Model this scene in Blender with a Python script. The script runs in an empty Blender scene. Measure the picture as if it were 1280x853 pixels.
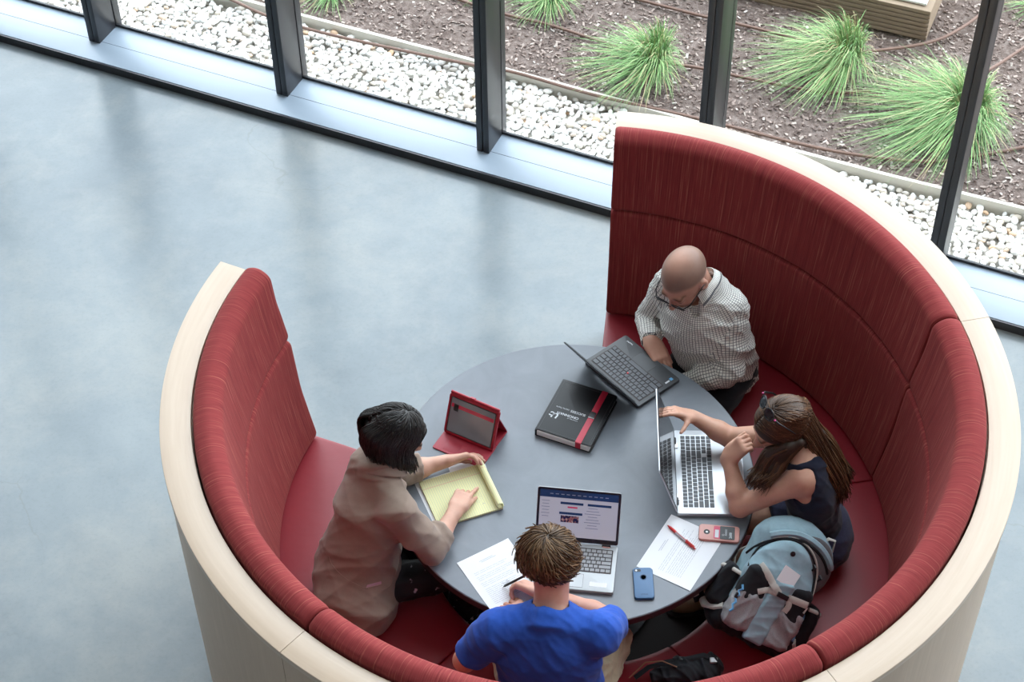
import bpy, bmesh, math, random
import numpy as np
from mathutils import Vector, Matrix

random.seed(7); np.random.seed(7)
S = bpy.context.scene
COL = S.collection
PI = math.pi

# ------------------------------------------------------------------ camera
CAM_F = 2314.1                                   # focal length in pixels of a 1280 wide frame
CAM_C = Vector((-0.2259, -4.4262, 6.1506))
CAM_R = Vector((0.99990568, -0.00996959, -0.0094463))
CAM_U = Vector((0.0137341, 0.72583233, 0.68773455))
CAM_D = Vector((0.0, 0.68779942, -0.72590079))
cd = bpy.data.cameras.new('camera'); cam = bpy.data.objects.new('camera', cd); COL.objects.link(cam)
cd.sensor_width = 36.0; cd.lens = CAM_F*36.0/1280.0; cd.clip_end = 200
cam.matrix_world = Matrix(((CAM_R.x, CAM_U.x, -CAM_D.x, CAM_C.x), (CAM_R.y, CAM_U.y, -CAM_D.y, CAM_C.y),
                           (CAM_R.z, CAM_U.z, -CAM_D.z, CAM_C.z), (0, 0, 0, 1)))
S.camera = cam

def P(px, py, z):
    """world point at height z seen at that place of the photograph"""
    d = CAM_D + CAM_R*((px-640)/CAM_F) - CAM_U*((py-426.5)/CAM_F)
    return CAM_C + d*((z-CAM_C.z)/d.z)

# ------------------------------------------------------------------ light, world, exposure
S.view_settings.view_transform = 'Standard'; S.view_settings.look = 'None'
S.view_settings.gamma = 1.0; S.view_settings.use_curve_mapping = False
S.view_settings.exposure = 0.0
W = bpy.data.worlds.new('World'); S.world = W; W.use_nodes = True
wn = W.node_tree; wn.nodes.clear()
wo = wn.nodes.new('ShaderNodeOutputWorld'); wb = wn.nodes.new('ShaderNodeBackground')
wn.links.new(wb.outputs[0], wo.inputs[0])
tc = wn.nodes.new('ShaderNodeTexCoord'); sx = wn.nodes.new('ShaderNodeSeparateXYZ')
wr = wn.nodes.new('ShaderNodeValToRGB')
wn.links.new(tc.outputs['Generated'], sx.inputs[0]); wn.links.new(sx.outputs['Z'], wr.inputs[0]); wn.links.new(wr.outputs[0], wb.inputs[0])
wr.color_ramp.elements[0].position = 0.0; wr.color_ramp.elements[0].color = (0.91, 0.945, 1.0, 1)
wr.color_ramp.elements[1].position = 0.7; wr.color_ramp.elements[1].color = (0.84, 0.91, 1.0, 1)
wb.inputs[1].default_value = 6.7

def area(name, loc, size, energy, color=(1, 1, 1), rot=(0, 0, 0), sy=None):
    l = bpy.data.lights.new(name, 'AREA'); l.shape = 'RECTANGLE'; l.size = size; l.size_y = sy or size
    l.energy = energy; l.color = color
    o = bpy.data.objects.new(name, l); COL.objects.link(o); o.location = loc; o.rotation_euler = rot
    return o
# unseen area lights added below the ceiling as neutral ambient fill
for (lx, ly) in ((-5, -6), (0, -6), (5, -6), (-5, -1), (0, -1), (5, -1)):
    area('ceiling_fill', (lx, ly, 8.85), 1.6, 14, (1.0, 0.97, 0.94))

# ------------------------------------------------------------------ materials
def nodes_of(m): return m.node_tree.nodes, m.node_tree.links
def mat(name, col, rough=.5, spec=.5, metal=0., coat=0., emit=None, estr=1., sheen=0., sss=0.):
    m = bpy.data.materials.new(name); m.use_nodes = True
    b = m.node_tree.nodes['Principled BSDF']
    b.inputs['Base Color'].default_value = (*col, 1); b.inputs['Roughness'].default_value = rough
    b.inputs['Specular IOR Level'].default_value = spec; b.inputs['Metallic'].default_value = metal
    b.inputs['Coat Weight'].default_value = coat; b.inputs['Coat Roughness'].default_value = .15
    b.inputs['Sheen Weight'].default_value = sheen
    if sss:
        b.inputs['Subsurface Weight'].default_value = sss
        b.inputs['Subsurface Radius'].default_value = (1, .35, .2); b.inputs['Subsurface Scale'].default_value = .008
    if emit:
        b.inputs['Emission Color'].default_value = (*emit, 1); b.inputs['Emission Strength'].default_value = estr
    return m
def N(m, t, **kw):
    n = m.node_tree.nodes.new('ShaderNode'+t)
    for k, v in kw.items(): setattr(n, k, v)
    return n
def L(m, a, b): m.node_tree.links.new(a, b)
def bsdf(m): return m.node_tree.nodes['Principled BSDF']
def coords(m, kind='Object', scale=(1, 1, 1), rot=(0, 0, 0)):
    t = N(m, 'TexCoord'); mp = N(m, 'Mapping'); mp.inputs['Scale'].default_value = scale; mp.inputs['Rotation'].default_value = rot
    L(m, t.outputs[kind], mp.inputs[0]); return mp.outputs[0]
def noise(m, vec, scale, detail=4, rough=.55, dist=0.):
    n = N(m, 'TexNoise'); n.inputs['Scale'].default_value = scale; n.inputs['Detail'].default_value = detail
    n.inputs['Roughness'].default_value = rough; n.inputs['Distortion'].default_value = dist
    if vec is not None: L(m, vec, n.inputs['Vector'])
    return n.outputs['Fac']
def ramp(m, fac, stops, interp='LINEAR'):
    r = N(m, 'ValToRGB'); cr = r.color_ramp; cr.interpolation = interp
    while len(cr.elements) < len(stops): cr.elements.new(.5)
    for e, (p, c) in zip(cr.elements, stops):
        e.position = p; e.color = (*c, 1) if len(c) == 3 else c
    L(m, fac, r.inputs[0]); return r.outputs[0]
def mixc(m, fac, a, b, mode='MIX'):
    n = N(m, 'Mix', data_type='RGBA', blend_type=mode)
    if isinstance(fac, (int, float)): n.inputs[0].default_value = fac
    else: L(m, fac, n.inputs[0])
    for s, v in ((6, a), (7, b)):
        if isinstance(v, tuple): n.inputs[s].default_value = (*v, 1)
        else: L(m, v, n.inputs[s])
    return n.outputs[2]
def bump(m, h, strength=.3, dist=.01):
    b = N(m, 'Bump'); b.inputs['Strength'].default_value = strength; b.inputs['Distance'].default_value = dist
    L(m, h, b.inputs['Height']); L(m, b.outputs[0], bsdf(m).inputs['Normal'])
def setcol(m, c): L(m, c, bsdf(m).inputs['Base Color'])

def concrete():
    m = mat('polished_concrete', (.35, .4, .44), .32, .42)
    v = coords(m)
    a = ramp(m, noise(m, v, .55, 7, .66, .15), [(.25, (.160, .192, .215)), (.5, (.222, .257, .276)), (.75, (.29, .322, .332))])
    b = ramp(m, noise(m, v, 3.4, 8, .62, .4), [(.3, (.72, .76, .80)), (.6, (1, 1, 1))])
    c = mixc(m, .35, a, b, 'MULTIPLY')
    wm = ramp(m, noise(m, v, 1.3, 8, .70, .15), [(.45, (0, 0, 0)), (.70, (.42, .42, .42))]); c = mixc(m, wm, c, (.40, .39, .355))
    sp = ramp(m, noise(m, v, 60, 3, .7), [(.25, (.86, .86, .86)), (.5, (1, 1, 1))])
    c = mixc(m, .6, c, sp, 'MULTIPLY')
    # hairline cracks: edges of a distorted cell pattern, kept only in patches
    vo = N(m, 'TexVoronoi', feature='DISTANCE_TO_EDGE'); vo.inputs['Scale'].default_value = .62
    w = N(m, 'Vectormath') if False else N(m, 'VectorMath', operation='ADD')
    nn = N(m, 'TexNoise'); nn.inputs['Scale'].default_value = 2.2; nn.inputs['Detail'].default_value = 8; L(m, v, nn.inputs['Vector'])
    sc = N(m, 'VectorMath', operation='SCALE'); sc.inputs[3].default_value = .5; L(m, nn.outputs['Color'], sc.inputs[0])
    L(m, v, w.inputs[0]); L(m, sc.outputs[0], w.inputs[1]); L(m, w.outputs[0], vo.inputs['Vector'])
    cr = ramp(m, vo.outputs['Distance'], [(0, (1, 1, 1)), (.0022, (0, 0, 0))])
    mask = ramp(m, noise(m, v, .9, 2), [(.5, (0, 0, 0)), (.62, (.4, .4, .4))])
    k = mixc(m, 1., cr, mask, 'MULTIPLY')
    c = mixc(m, k, c, (.42, .40, .36)) if False else mixc(m, k, c, (.17, .18, .18))
    setcol(m, c)
    rr = ramp(m, noise(m, v, 2.5, 5), [(.3, (.17, .17, .17)), (.7, (.27, .27, .27))]); L(m, rr, bsdf(m).inputs['Roughness'])
    bump(m, noise(m, v, 9, 6), .05, .01)
    return m
def woodmat(name, a, b, uv=True, scale=(1, 1, 1), rough=.32, spec=.5):
    m = mat(name, a, rough, spec)
    v = coords(m, 'UV' if uv else 'Object', scale)
    n1 = noise(m, v, 1.0, 5, .6, 1.5)
    c = ramp(m, n1, [(.3, a), (.5, b), (.7, a)])
    n2 = noise(m, v, 6.0, 3, .5, .3)
    c = mixc(m, .35, c, ramp(m, n2, [(.35, (.93, .89, .85)), (.6, (1, 1, 1))]), 'MULTIPLY')
    setcol(m, c); return m
def fabric(name, lo, mid, hi):
    m = mat(name, mid, .85, .2, sheen=.06)
    bsdf(m).inputs['Sheen Roughness'].default_value = .5
    bsdf(m).inputs['Sheen Tint'].default_value = (1, .6, .5, 1)
    v = coords(m, 'UV', (1, 1, 1))
    mp = N(m, 'Mapping'); mp.inputs['Scale'].default_value = (200, 2.4, 1); L(m, v, mp.inputs[0])
    n1 = noise(m, mp.outputs[0], 1.0, 3, .7)
    mp2 = N(m, 'Mapping'); mp2.inputs['Scale'].default_value = (430, 11, 1); L(m, v, mp2.inputs[0])
    n2 = noise(m, mp2.outputs[0], 1.0, 2, .6)
    c = ramp(m, n1, [(.28, lo), (.46, mid), (.55, mid), (.78, hi)])
    c = mixc(m, .5, c, ramp(m, n2, [(.3, (.72, .68, .68)), (.55, (1.0, 1.0, 1.0)), (.75, (1.25, 1.5, 1.4))]), 'MULTIPLY')
    setcol(m, c); bump(m, n1, .25, .002)
    return m
def vinyl():
    m = mat('red_vinyl', (.24, .010, .019), .45, .5)
    v = coords(m); bump(m, noise(m, v, 6, 3), .12, .02)
    return m
def tableface():
    m = mat('slate_laminate', (.10, .115, .135), .34, .5)
    v = coords(m)
    c = ramp(m, noise(m, v, 4.5, 6, .6, 1.5), [(.3, (.150, .168, .196)), (.6, (.175, .195, .224)), (.8, (.20, .218, .245))])
    setcol(m, c)
    rr = ramp(m, noise(m, v, 6, 5), [(.3, (.3, .3, .3)), (.7, (.42, .42, .42))]); L(m, rr, bsdf(m).inputs['Roughness'])
    return m
def islands(name, stops, rough=.6, source='island', spec=.4):
    m = mat(name, (.5, .5, .5), rough, spec)
    if source == 'island': r = N(m, 'NewGeometry').outputs['Random Per Island']
    else: r = N(m, 'ObjectInfo').outputs['Random']
    setcol(m, ramp(m, r, stops)); return m
def glassmat():
    m = bpy.data.materials.new('window_glass'); m.use_nodes = True; nt = m.node_tree; nt.nodes.clear()
    o = nt.nodes.new('ShaderNodeOutputMaterial'); mx = nt.nodes.new('ShaderNodeMixShader')
    t = nt.nodes.new('ShaderNodeBsdfTransparent'); g = nt.nodes.new('ShaderNodeBsdfGlossy'); f = nt.nodes.new('ShaderNodeFresnel')
    t.inputs[0].default_value = (.95, .97, .965, 1); g.inputs['Roughness'].default_value = .01; f.inputs[0].default_value = 1.3
    ge = nt.nodes.new('ShaderNodeNewGeometry'); sb = nt.nodes.new('ShaderNodeMath'); sb.operation = 'SUBTRACT'; sb.inputs[0].default_value = 1.0; ml = nt.nodes.new('ShaderNodeMath'); ml.operation = 'MULTIPLY'
    nt.links.new(ge.outputs['Backfacing'], sb.inputs[1]); nt.links.new(sb.outputs[0], ml.inputs[0]); nt.links.new(f.outputs[0], ml.inputs[1]); nt.links.new(ml.outputs[0], mx.inputs[0])
    nt.links.new(t.outputs[0], mx.inputs[1]); nt.links.new(g.outputs[0], mx.inputs[2])
    nt.links.new(mx.outputs[0], o.inputs[0]); return m

M = {}
M['concrete'] = concrete()
M['maple'] = woodmat('maple_veneer', (.62, .485, .37), (.58, .445, .33), True, (1.0, 14, 1), .3, .6)
M['maple_side'] = woodmat('maple_side_veneer', (.62, .475, .355), (.57, .43, .315), True, (16, .9, 1), .42, .4)
M['fabric'] = fabric('red_woven_fabric', (.14, .014, .018), (.25, .034, .035), (.50, .17, .12))
M['vinyl'] = vinyl()
M['table'] = tableface()
M['edge'] = mat('dark_edge_band', (.045, .022, .026), .45)
M['black'] = mat('black_plastic', (.012, .012, .014), .4)
M['blackmetal'] = mat('bronze_black_metal', (.022, .022, .026), .38, .5)
M['sill'] = mat('blue_grey_sill', (.30, .37, .45), .42, .8)
M['white'] = mat('white_paint', (.72, .72, .70), .7)
M['glass'] = glassmat()
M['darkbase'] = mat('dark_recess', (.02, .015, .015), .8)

# ------------------------------------------------------------------ mesh helpers
class MB:
    def __init__(s): s.v = []; s.f = []; s.mi = []; s.uv = {}
    def add(s, vs, fs, mi=0, uvs=None):
        o = len(s.v); s.v += [tuple(v) for v in vs]
        for i, f in enumerate(fs):
            s.f.append([k+o for k in f]); s.mi.append(mi)
            if uvs: s.uv[len(s.f)-1] = uvs[i]
        return s
    def box(s, c, d, mi=0, rot=None, bev=0.):
        bm = bmesh.new(); bmesh.ops.create_cube(bm, size=1)
        for v in bm.verts: v.co = Vector((v.co.x*d[0], v.co.y*d[1], v.co.z*d[2]))
        if bev > 0: bmesh.ops.bevel(bm, geom=list(bm.edges), offset=bev, segments=2, affect='EDGES', profile=.5)
        M3 = rot if rot is not None else Matrix.Identity(3)
        c = Vector(c); s.addbm(bm, lambda q: M3@q+c, mi); return s
    def slab(s, c, w, d, h, r, mi=0, seg=6, bev=0., rot=None):
        """rounded-corner plate, centre c at the bottom"""
        pts = []
        for (sx_, sy_, a0) in ((1, 1, 0), (-1, 1, 90), (-1, -1, 180), (1, -1, 270)):
            for k in range(seg+1):
                a = math.radians(a0+90*k/seg); pts.append((sx_*(w/2-r)+r*math.cos(a), sy_*(d/2-r)+r*math.sin(a)))
        n = len(pts); rings = []
        prof = [(0, 0), (0, h)] if bev <= 0 else [(-bev, 0), (0, bev*.8), (0, h-bev*.8), (-bev*.3, h-bev*.2), (-bev, h)]
        vs = []
        for (off, z) in prof:
            for (x, y) in pts:
                kx = (w/2+off)/(w/2); ky = (d/2+off)/(d/2); vs.append(Vector((x*kx, y*ky, z)))
        fs = [[i*n+j, i*n+(j+1) % n, (i+1)*n+(j+1) % n, (i+1)*n+j] for i in range(len(prof)-1) for j in range(n)]
        fs += [list(range(n))[::-1], [(len(prof)-1)*n+j for j in range(n)]]
        M3 = rot if rot is not None else Matrix.Identity(3); c = Vector(c)
        return s.add([M3@v+c for v in vs], fs, mi)
    def addbm(s, bm, fn=lambda q: q, mi=0):
        bm.verts.ensure_lookup_table(); o = len(s.v)
        s.v += [tuple(fn(v.co)) for v in bm.verts]
        for f in bm.faces: s.f.append([v.index+o for v in f.verts]); s.mi.append(mi)
        bm.free(); return s
    def tube(s, pts, r, n=8, mi=0, cap=True, flat=1., up=Vector((0, 0, 1))):
        pts = [Vector(p) for p in pts]; k = len(pts)
        rs = r if isinstance(r, (list, tuple)) else [r]*k
        vs = []; side = None
        for i, p in enumerate(pts):
            d = (pts[min(i+1, k-1)]-pts[max(i-1, 0)]).normalized()
            a = d.cross(up) if side is None else side - d*side.dot(d)
            if a.length < 1e-5: a = d.cross(Vector((1, 0, 0)))
            a.normalize(); side = a; b = a.cross(d)
            for j in range(n):
                t = 2*PI*j/n; vs.append(p+a*(rs[i]*math.cos(t))+b*(rs[i]*flat*math.sin(t)))
        fs = [[i*n+j, i*n+(j+1) % n, (i+1)*n+(j+1) % n, (i+1)*n+j] for i in range(k-1) for j in range(n)]
        if cap: fs += [list(range(n))[::-1], [(k-1)*n+j for j in range(n)]]
        return s.add(vs, fs, mi)
    def lathe(s, prof, n=64, c=(0, 0, 0), mi=0):
        c = Vector(c); vs = []; fs = []
        k = len(prof)
        for (r, z) in prof:
            for j in range(n): a = 2*PI*j/n; vs.append(c+Vector((r*math.cos(a), r*math.sin(a), z)))
        for i in range(k-1):
            for j in range(n): fs.append([i*n+j, i*n+(j+1) % n, (i+1)*n+(j+1) % n, (i+1)*n+j])
        if prof[0][0] > 1e-4: fs.append(list(range(n))[::-1])
        if prof[-1][0] > 1e-4: fs.append([(k-1)*n+j for j in range(n)])
        return s.add(vs, fs, mi)
    def quad(s, a, b, c, d, mi=0): return s.add([a, b, c, d], [[0, 1, 2, 3]], mi)

def link(name, me, mats, parent=None, smooth=True, angle=40):
    for m in (mats if isinstance(mats, (list, tuple)) else [mats]): me.materials.append(M[m] if isinstance(m, str) else m)
    o = bpy.data.objects.new(name, me); COL.objects.link(o)
    if smooth:
        me.polygons.foreach_set('use_smooth', [True]*len(me.polygons))
        if angle: me.set_sharp_from_angle(angle=math.radians(angle))
    if parent: o.parent = parent
    return o
def wmat(o):
    m = Matrix.Identity(4)
    while o is not None: m = Matrix.Translation(o.location)@o.rotation_euler.to_matrix().to_4x4()@m; o = o.parent
    return m
def build(name, mb, mats, parent=None, smooth=True, angle=40, world=False):
    vs = mb.v
    if world and parent:
        inv = wmat(parent).inverted()
        vs = [tuple(inv@Vector(v)) for v in vs]
    me = bpy.data.meshes.new(name); me.from_pydata(vs, [], mb.f); me.update()
    if any(mb.mi): me.polygons.foreach_set('material_index', mb.mi)
    if mb.uv:
        ul = me.uv_layers.new(name='UVMap')
        for p in me.polygons:
            q = mb.uv.get(p.index)
            if q:
                for li, u in zip(p.loop_indices, q): ul.data[li].uv = u
    return link(name, me, mats, parent, smooth, angle)
def tag(o, label=None, cat=None, group=None, kind=None):
    if label: o['label'] = label
    if cat: o['category'] = cat
    if group: o['group'] = group
    if kind: o['kind'] = kind
    return o
def thing(name, label, cat, loc=(0, 0, 0), rotz=0., group=None):
    o = bpy.data.objects.new(name, None); COL.objects.link(o); o.location = loc; o.rotation_euler = (0, 0, rotz)
    o.empty_display_size = .05
    return tag(o, label, cat, group)
def struct(name, mb, mats, label=None, **kw): return tag(build(name, mb, mats, **kw), label, None, None, 'structure')
def text(mb, txt, size, origin, xdir, ydir, mi=0, align='LEFT', bold=0.):
    cu = bpy.data.curves.new('t', 'FONT'); cu.body = txt; cu.size = size; cu.align_x = align; cu.offset = bold; cu.resolution_u = 2
    o = bpy.data.objects.new('t', cu); me = o.to_mesh()
    X = Vector(xdir).normalized(); Y = Vector(ydir).normalized(); O = Vector(origin)
    mb.add([O+X*v.co.x+Y*v.co.y for v in me.vertices], [list(p.vertices) for p in me.polygons], mi)
    o.to_mesh_clear(); bpy.data.objects.remove(o); bpy.data.curves.remove(cu)

# ------------------------------------------------------------------ window wall frame (local s along the wall, n outwards)
TV = Vector((.911, -.4123, 0)).normalized(); NV = Vector((-TV.y, TV.x, 0))
def Wp(s, n, z): return TV*s+NV*n+Vector((0, 0, z))
WR = Matrix((( TV.x, NV.x, 0), (TV.y, NV.y, 0), (0, 0, 1)))
HT = 9.0
f = MB(); c = [Wp(-9.5, 2.3, 0), Wp(9.5, 2.3, 0), Wp(9.5, -11, 0), Wp(-9.5, -11, 0)]
f.add([v for v in c]+[v-Vector((0, 0, .15)) for v in c], [[3, 2, 1, 0], [4, 5, 6, 7], [0, 1, 5, 4], [1, 2, 6, 5], [2, 3, 7, 6], [3, 0, 4, 7]])
struct('floor', f, 'concrete', 'polished grey-blue concrete floor', smooth=False)
struct('ceiling', MB().box(Wp(0, -4.3, HT+.1), (19.2, 13.7, .2), rot=WR), 'white', smooth=False)
M['wall'] = mat('hall_wall_paint', (.30, .30, .31), .8)
struct('wall_left', MB().box(Wp(-9.6, -4.3, HT/2), (.2, 13.7, HT), rot=WR), 'wall', smooth=False)
struct('wall_right', MB().box(Wp(9.6, -4.3, HT/2), (.2, 13.7, HT), rot=WR), 'wall', smooth=False)
struct('wall_back', MB().box(Wp(0, -11.1, HT/2), (19.4, .2, HT), rot=WR), 'wall', smooth=False)
sl = MB().box(Wp(0, 2.305, .025), (19.2, .32, .05), 0, WR, .003)
sl.box(Wp(0, 2.30, .0500), (19.2, .0022, .001), 1, WR)
struct('trim_1', sl, ['sill', 'blackmetal'], 'low blue-grey metal sill along the foot of the window wall')
struct('trim_2', MB().box(Wp(0, 2.139, .0235), (19.2, .008, .047), 0, WR), 'blackmetal', 'black front edge of the window sill')
MS = [-9.45+0.0]
m0 = -1.426; mus = [m0+1.147*k for k in range(-7, 10)]
for i, s_ in enumerate(mus):
    b = MB()
    b.box(Wp(s_-.018, 2.36, HT/2+.025), (.032, .16, HT-.05), 0, WR, .002)
    b.box(Wp(s_+.018, 2.36, HT/2+.025), (.032, .16, HT-.05), 0, WR, .002)
    b.box(Wp(s_, 2.365, HT/2+.025), (.01, .15, HT-.05), 0, WR)
    b.box(Wp(s_, 2.475, HT/2), (.066, .05, HT), 0, WR, .002)
    struct('trim_%d' % (i+3), b, 'blackmetal', 'black vertical window mullion')
for i in range(len(mus)-1):
    a, b_ = mus[i]+.03, mus[i+1]-.03
    b = MB().box(Wp((a+b_)/2, 2.462, HT/2+.03), (b_-a, .012, HT-.06), 0, WR)
    o = struct('window_%d' % (i+1), b, 'glass', smooth=False)
    g = MB().box(Wp((a+b_)/2, 2.452, .058), (b_-a, .012, .016), 0, WR)
    build('window_frame', g, 'blackmetal', o)

# ------------------------------------------------------------------ outside ground
M['soil'] = mat('dark_mulch_soil', (.10, .08, .068), .95, .1)
v_ = coords(M['soil']); setcol(M['soil'], ramp(M['soil'], noise(M['soil'], v_, 28, 8, .75), [(.3, (.10, .072, .062)), (.5, (.21, .16, .14)), (.68, (.34, .28, .25))]))
bump(M['soil'], noise(M['soil'], v_, 60, 6, .8), .9, .02)
M['curb'] = mat('pale_curb_metal', (.60, .57, .50), .55)
M['bed'] = mat('gravel_bed', (.45, .42, .37), .9)
M['lawn'] = mat('far_ground', (.20, .19, .16), .95)
def gridz(name, s0, s1, n0, n1, ds, fn, m, **kw):
    ns = int((s1-s0)/ds)+1; nn = int((n1-n0)/ds)+1; b = MB(); vs = []
    for i in range(ns+1):
        for j in range(nn+1):
            s = s0+(s1-s0)*i/ns; n = n0+(n1-n0)*j/nn; vs.append(Wp(s, n, fn(s, n)))
    fs = [[i*(nn+1)+j, (i+1)*(nn+1)+j, (i+1)*(nn+1)+j+1, i*(nn+1)+j+1] for i in range(ns) for j in range(nn)]
    b.add(vs, fs); return b
def sn(x, y): return math.sin(x*2.1+1.3*math.sin(y*1.7))*math.sin(y*2.6+.7*math.sin(x*3.1))
def mulch_z(s, n): return .03+.018*sn(s, n)+.008*sn(s*4, n*4)
struct('ground_1', gridz('g', -10, 10, 2.4, 2.93, .5, lambda s, n: -.03, None), 'bed', 'gravel strip bed')
struct('ground_2', gridz('g', -6, 6, 2.93, 5.5, .06, mulch_z, None), 'soil', 'mulched planting bed')
g3 = MB(); g3.add([Wp(-40, 2.5, -.08), Wp(40, 2.5, -.08), Wp(40, 60, -.08), Wp(-40, 60, -.08)], [[0, 1, 2, 3]])
struct('ground_3', g3, 'lawn', 'open ground beyond the planting bed', smooth=False)
cp = [(-5.6, 2.915), (-3.6, 2.915), (-1.8, 2.925), (-.9, 2.92), (0, 2.895), (.5, 2.90), (1.4, 2.93), (2.4, 2.935), (4.2, 2.94)]
cb = MB(); vs = []
for (s, n) in cp:
    for (dn, z) in ((0, -.04), (0, .055), (.02, .055), (.02, -.04)): vs.append(Wp(s, n+dn, z))
cb.add(vs, [[i*4+j, i*4+(j+1) % 4, i*4+4+(j+1) % 4, i*4+4+j] for i in range(len(cp)-1) for j in range(4)])
tag(build('edging_strip', cb, 'curb', smooth=False), 'long pale metal edging strip between the white pebbles and the mulch', 'garden edging')
def curb_n(s):
    for (a, b) in zip(cp, cp[1:]):
        if a[0] <= s <= b[0]: return a[1]+(b[1]-a[1])*(s-a[0])/(b[0]-a[0])
    return 2.92

# pebbles
PEB = [(0, (.82, .79, .73)), (.3, (.90, .88, .84)), (.55, (.78, .76, .72)), (.75, (.64, .64, .63)), (.87, (.60, .52, .42)), (.95, (.50, .47, .44)), (1, (.55, .36, .22))]
M['pebble_i'] = islands('pale_pebbles', PEB, .6); M['pebble_o'] = islands('pale_pebble', PEB, .6, 'object')
variants = []
for k in range(8):
    bm = bmesh.new(); bmesh.ops.create_icosphere(bm, subdivisions=2, radius=1)
    ax = (1.0, random.uniform(.6, .85), random.uniform(.42, .6)); ph = random.uniform(0, 9)
    for v in bm.verts:
        q = v.co; w = 1+.10*math.sin(3*q.x+ph)+.08*math.sin(4*q.y+2*ph)
        v.co = Vector((q.x*ax[0]*w, q.y*ax[1]*w, q.z*ax[2]))
    mb = MB().addbm(bm); variants.append(mb)
spots = []
s = -5.3
while s < 2.9:
    n = 2.475
    while n < 2.915:
        nn = n+random.uniform(-.007, .007); ss = s+random.uniform(-.012, .012)
        if nn < curb_n(ss)-.008:
            q = Wp(ss, nn, .0); d = q-CAM_C; zz = d.dot(CAM_D); px = 640+CAM_F*d.dot(CAM_R)/zz; py = 426.5-CAM_F*d.dot(CAM_U)/zz
            spots.append((ss, nn, random.uniform(.016, .026), px, py))
        n += .031
    s += .036
vis = [i for i, q in enumerate(spots) if -5 < q[3] < 1285 and -5 < q[4]]
def under_ring(px, py): return 745 < px < 1260 and py > 141+((px-767)/480)**2*150
best = sorted([i for i in vis if not under_ring(spots[i][3], spots[i][4]) and 8 < spots[i][3] < 1272 and spots[i][4] > 6], key=lambda i: -spots[i][2]+.004*(random.random()))[:300]
bset = set(best); rest = MB(); vmesh = []
for k, mb in enumerate(variants):
    me = bpy.data.meshes.new('pebble'); me.from_pydata(mb.v, [], mb.f); me.materials.append(M['pebble_o'])
    me.polygons.foreach_set('use_smooth', [True]*len(me.polygons)); vmesh.append(me)
RV = []; RF = []; off = 0
VA = [np.array(mb.v) for mb in variants]; FA = [np.array(mb.f) for mb in variants]
def rotm(rx, ry, rz):
    return np.array(Matrix.Rotation(rz, 3, 'Z')@Matrix.Rotation(ry, 3, 'Y')@Matrix.Rotation(rx, 3, 'X'))
for i, (ss, nn, r, px, py) in enumerate(spots):
    layers = [0] if i in bset else [0]
    k = random.randrange(8); rx, ry, rz = random.uniform(-.35, .35), random.uniform(-.35, .35), random.uniform(0, 6.3)
    z = random.uniform(-.008, .006)
    if i in bset:
        o = bpy.data.objects.new('pebble', vmesh[k]); COL.objects.link(o); o.location = Wp(ss, nn, .0+random.uniform(0, .008)); o.scale = (r*1.12,)*3; o.rotation_euler = (rx, ry, rz)
        tag(o, 'smooth pale pebble in the white gravel strip outside the window wall', 'pebble', 'pebbles in the gravel strip')
    else:
        A = VA[k]@rotm(rx, ry, rz).T*r + np.array(Wp(ss, nn, z)); RV.append(A); RF.append(FA[k]+off); off += len(A)
for _ in range(1900):          # lower layer that fills the gaps
    k = random.randrange(8); ss = random.uniform(-5.3, 2.9); nn = random.uniform(2.48, 2.90)
    A = VA[k]@rotm(random.uniform(-.4, .4), 0, random.uniform(0, 6.3)).T*random.uniform(.016, .024)+np.array(Wp(ss, nn, -.018)); RV.append(A); RF.append(FA[k]+off); off += len(A)
me = bpy.data.meshes.new('pebble_gravel'); me.from_pydata(np.concatenate(RV).tolist(), [], np.concatenate(RF).tolist())
tag(link('pebble_gravel', me, 'pebble_i', None, True, 0), 'bed of small white and cream pebbles between the sill and the metal edging', 'gravel', None, 'stuff')

# mulch chips
M['chips'] = islands('bark_chips', [(0, (.09, .063, .055)), (.3, (.20, .145, .125)), (.6, (.30, .235, .205)), (.86, (.42, .34, .30)), (.97, (.52, .45, .40)), (1, (.68, .62, .58))], .85, spec=.2)
RV = []; RF = []; off = 0
bx8 = np.array([(x, y, z) for x in (-.5, .5) for y in (-.5, .5) for z in (-.5, .5)])
fb = np.array([[0, 1, 3, 2], [4, 6, 7, 5], [0, 4, 5, 1], [2, 3, 7, 6], [0, 2, 6, 4], [1, 5, 7, 3]])
for _ in range(17000):
    ss = random.uniform(-3.4, 3.2); nn = 2.945+1.75*random.random()
    l = random.uniform(.006, .024); w = random.uniform(.004, .011)
    A = (bx8*np.array([l, w, .004])*(1+.3*np.random.rand(8, 1)))@rotm(random.uniform(-.6, .6), random.uniform(-.5, .5), random.uniform(0, 6.3)).T
    A = A+np.array(Wp(ss, nn, mulch_z(ss, nn)+random.uniform(.0, .008))); RV.append(A); RF.append(fb+off); off += 8
me = bpy.data.meshes.new('bark_mulch'); me.from_pydata(np.concatenate(RV).tolist(), [], np.concatenate(RF).tolist())
tag(link('bark_mulch', me, 'chips', None, False), 'brown and grey bark chips covering the planting bed', 'mulch', None, 'stuff')

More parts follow.
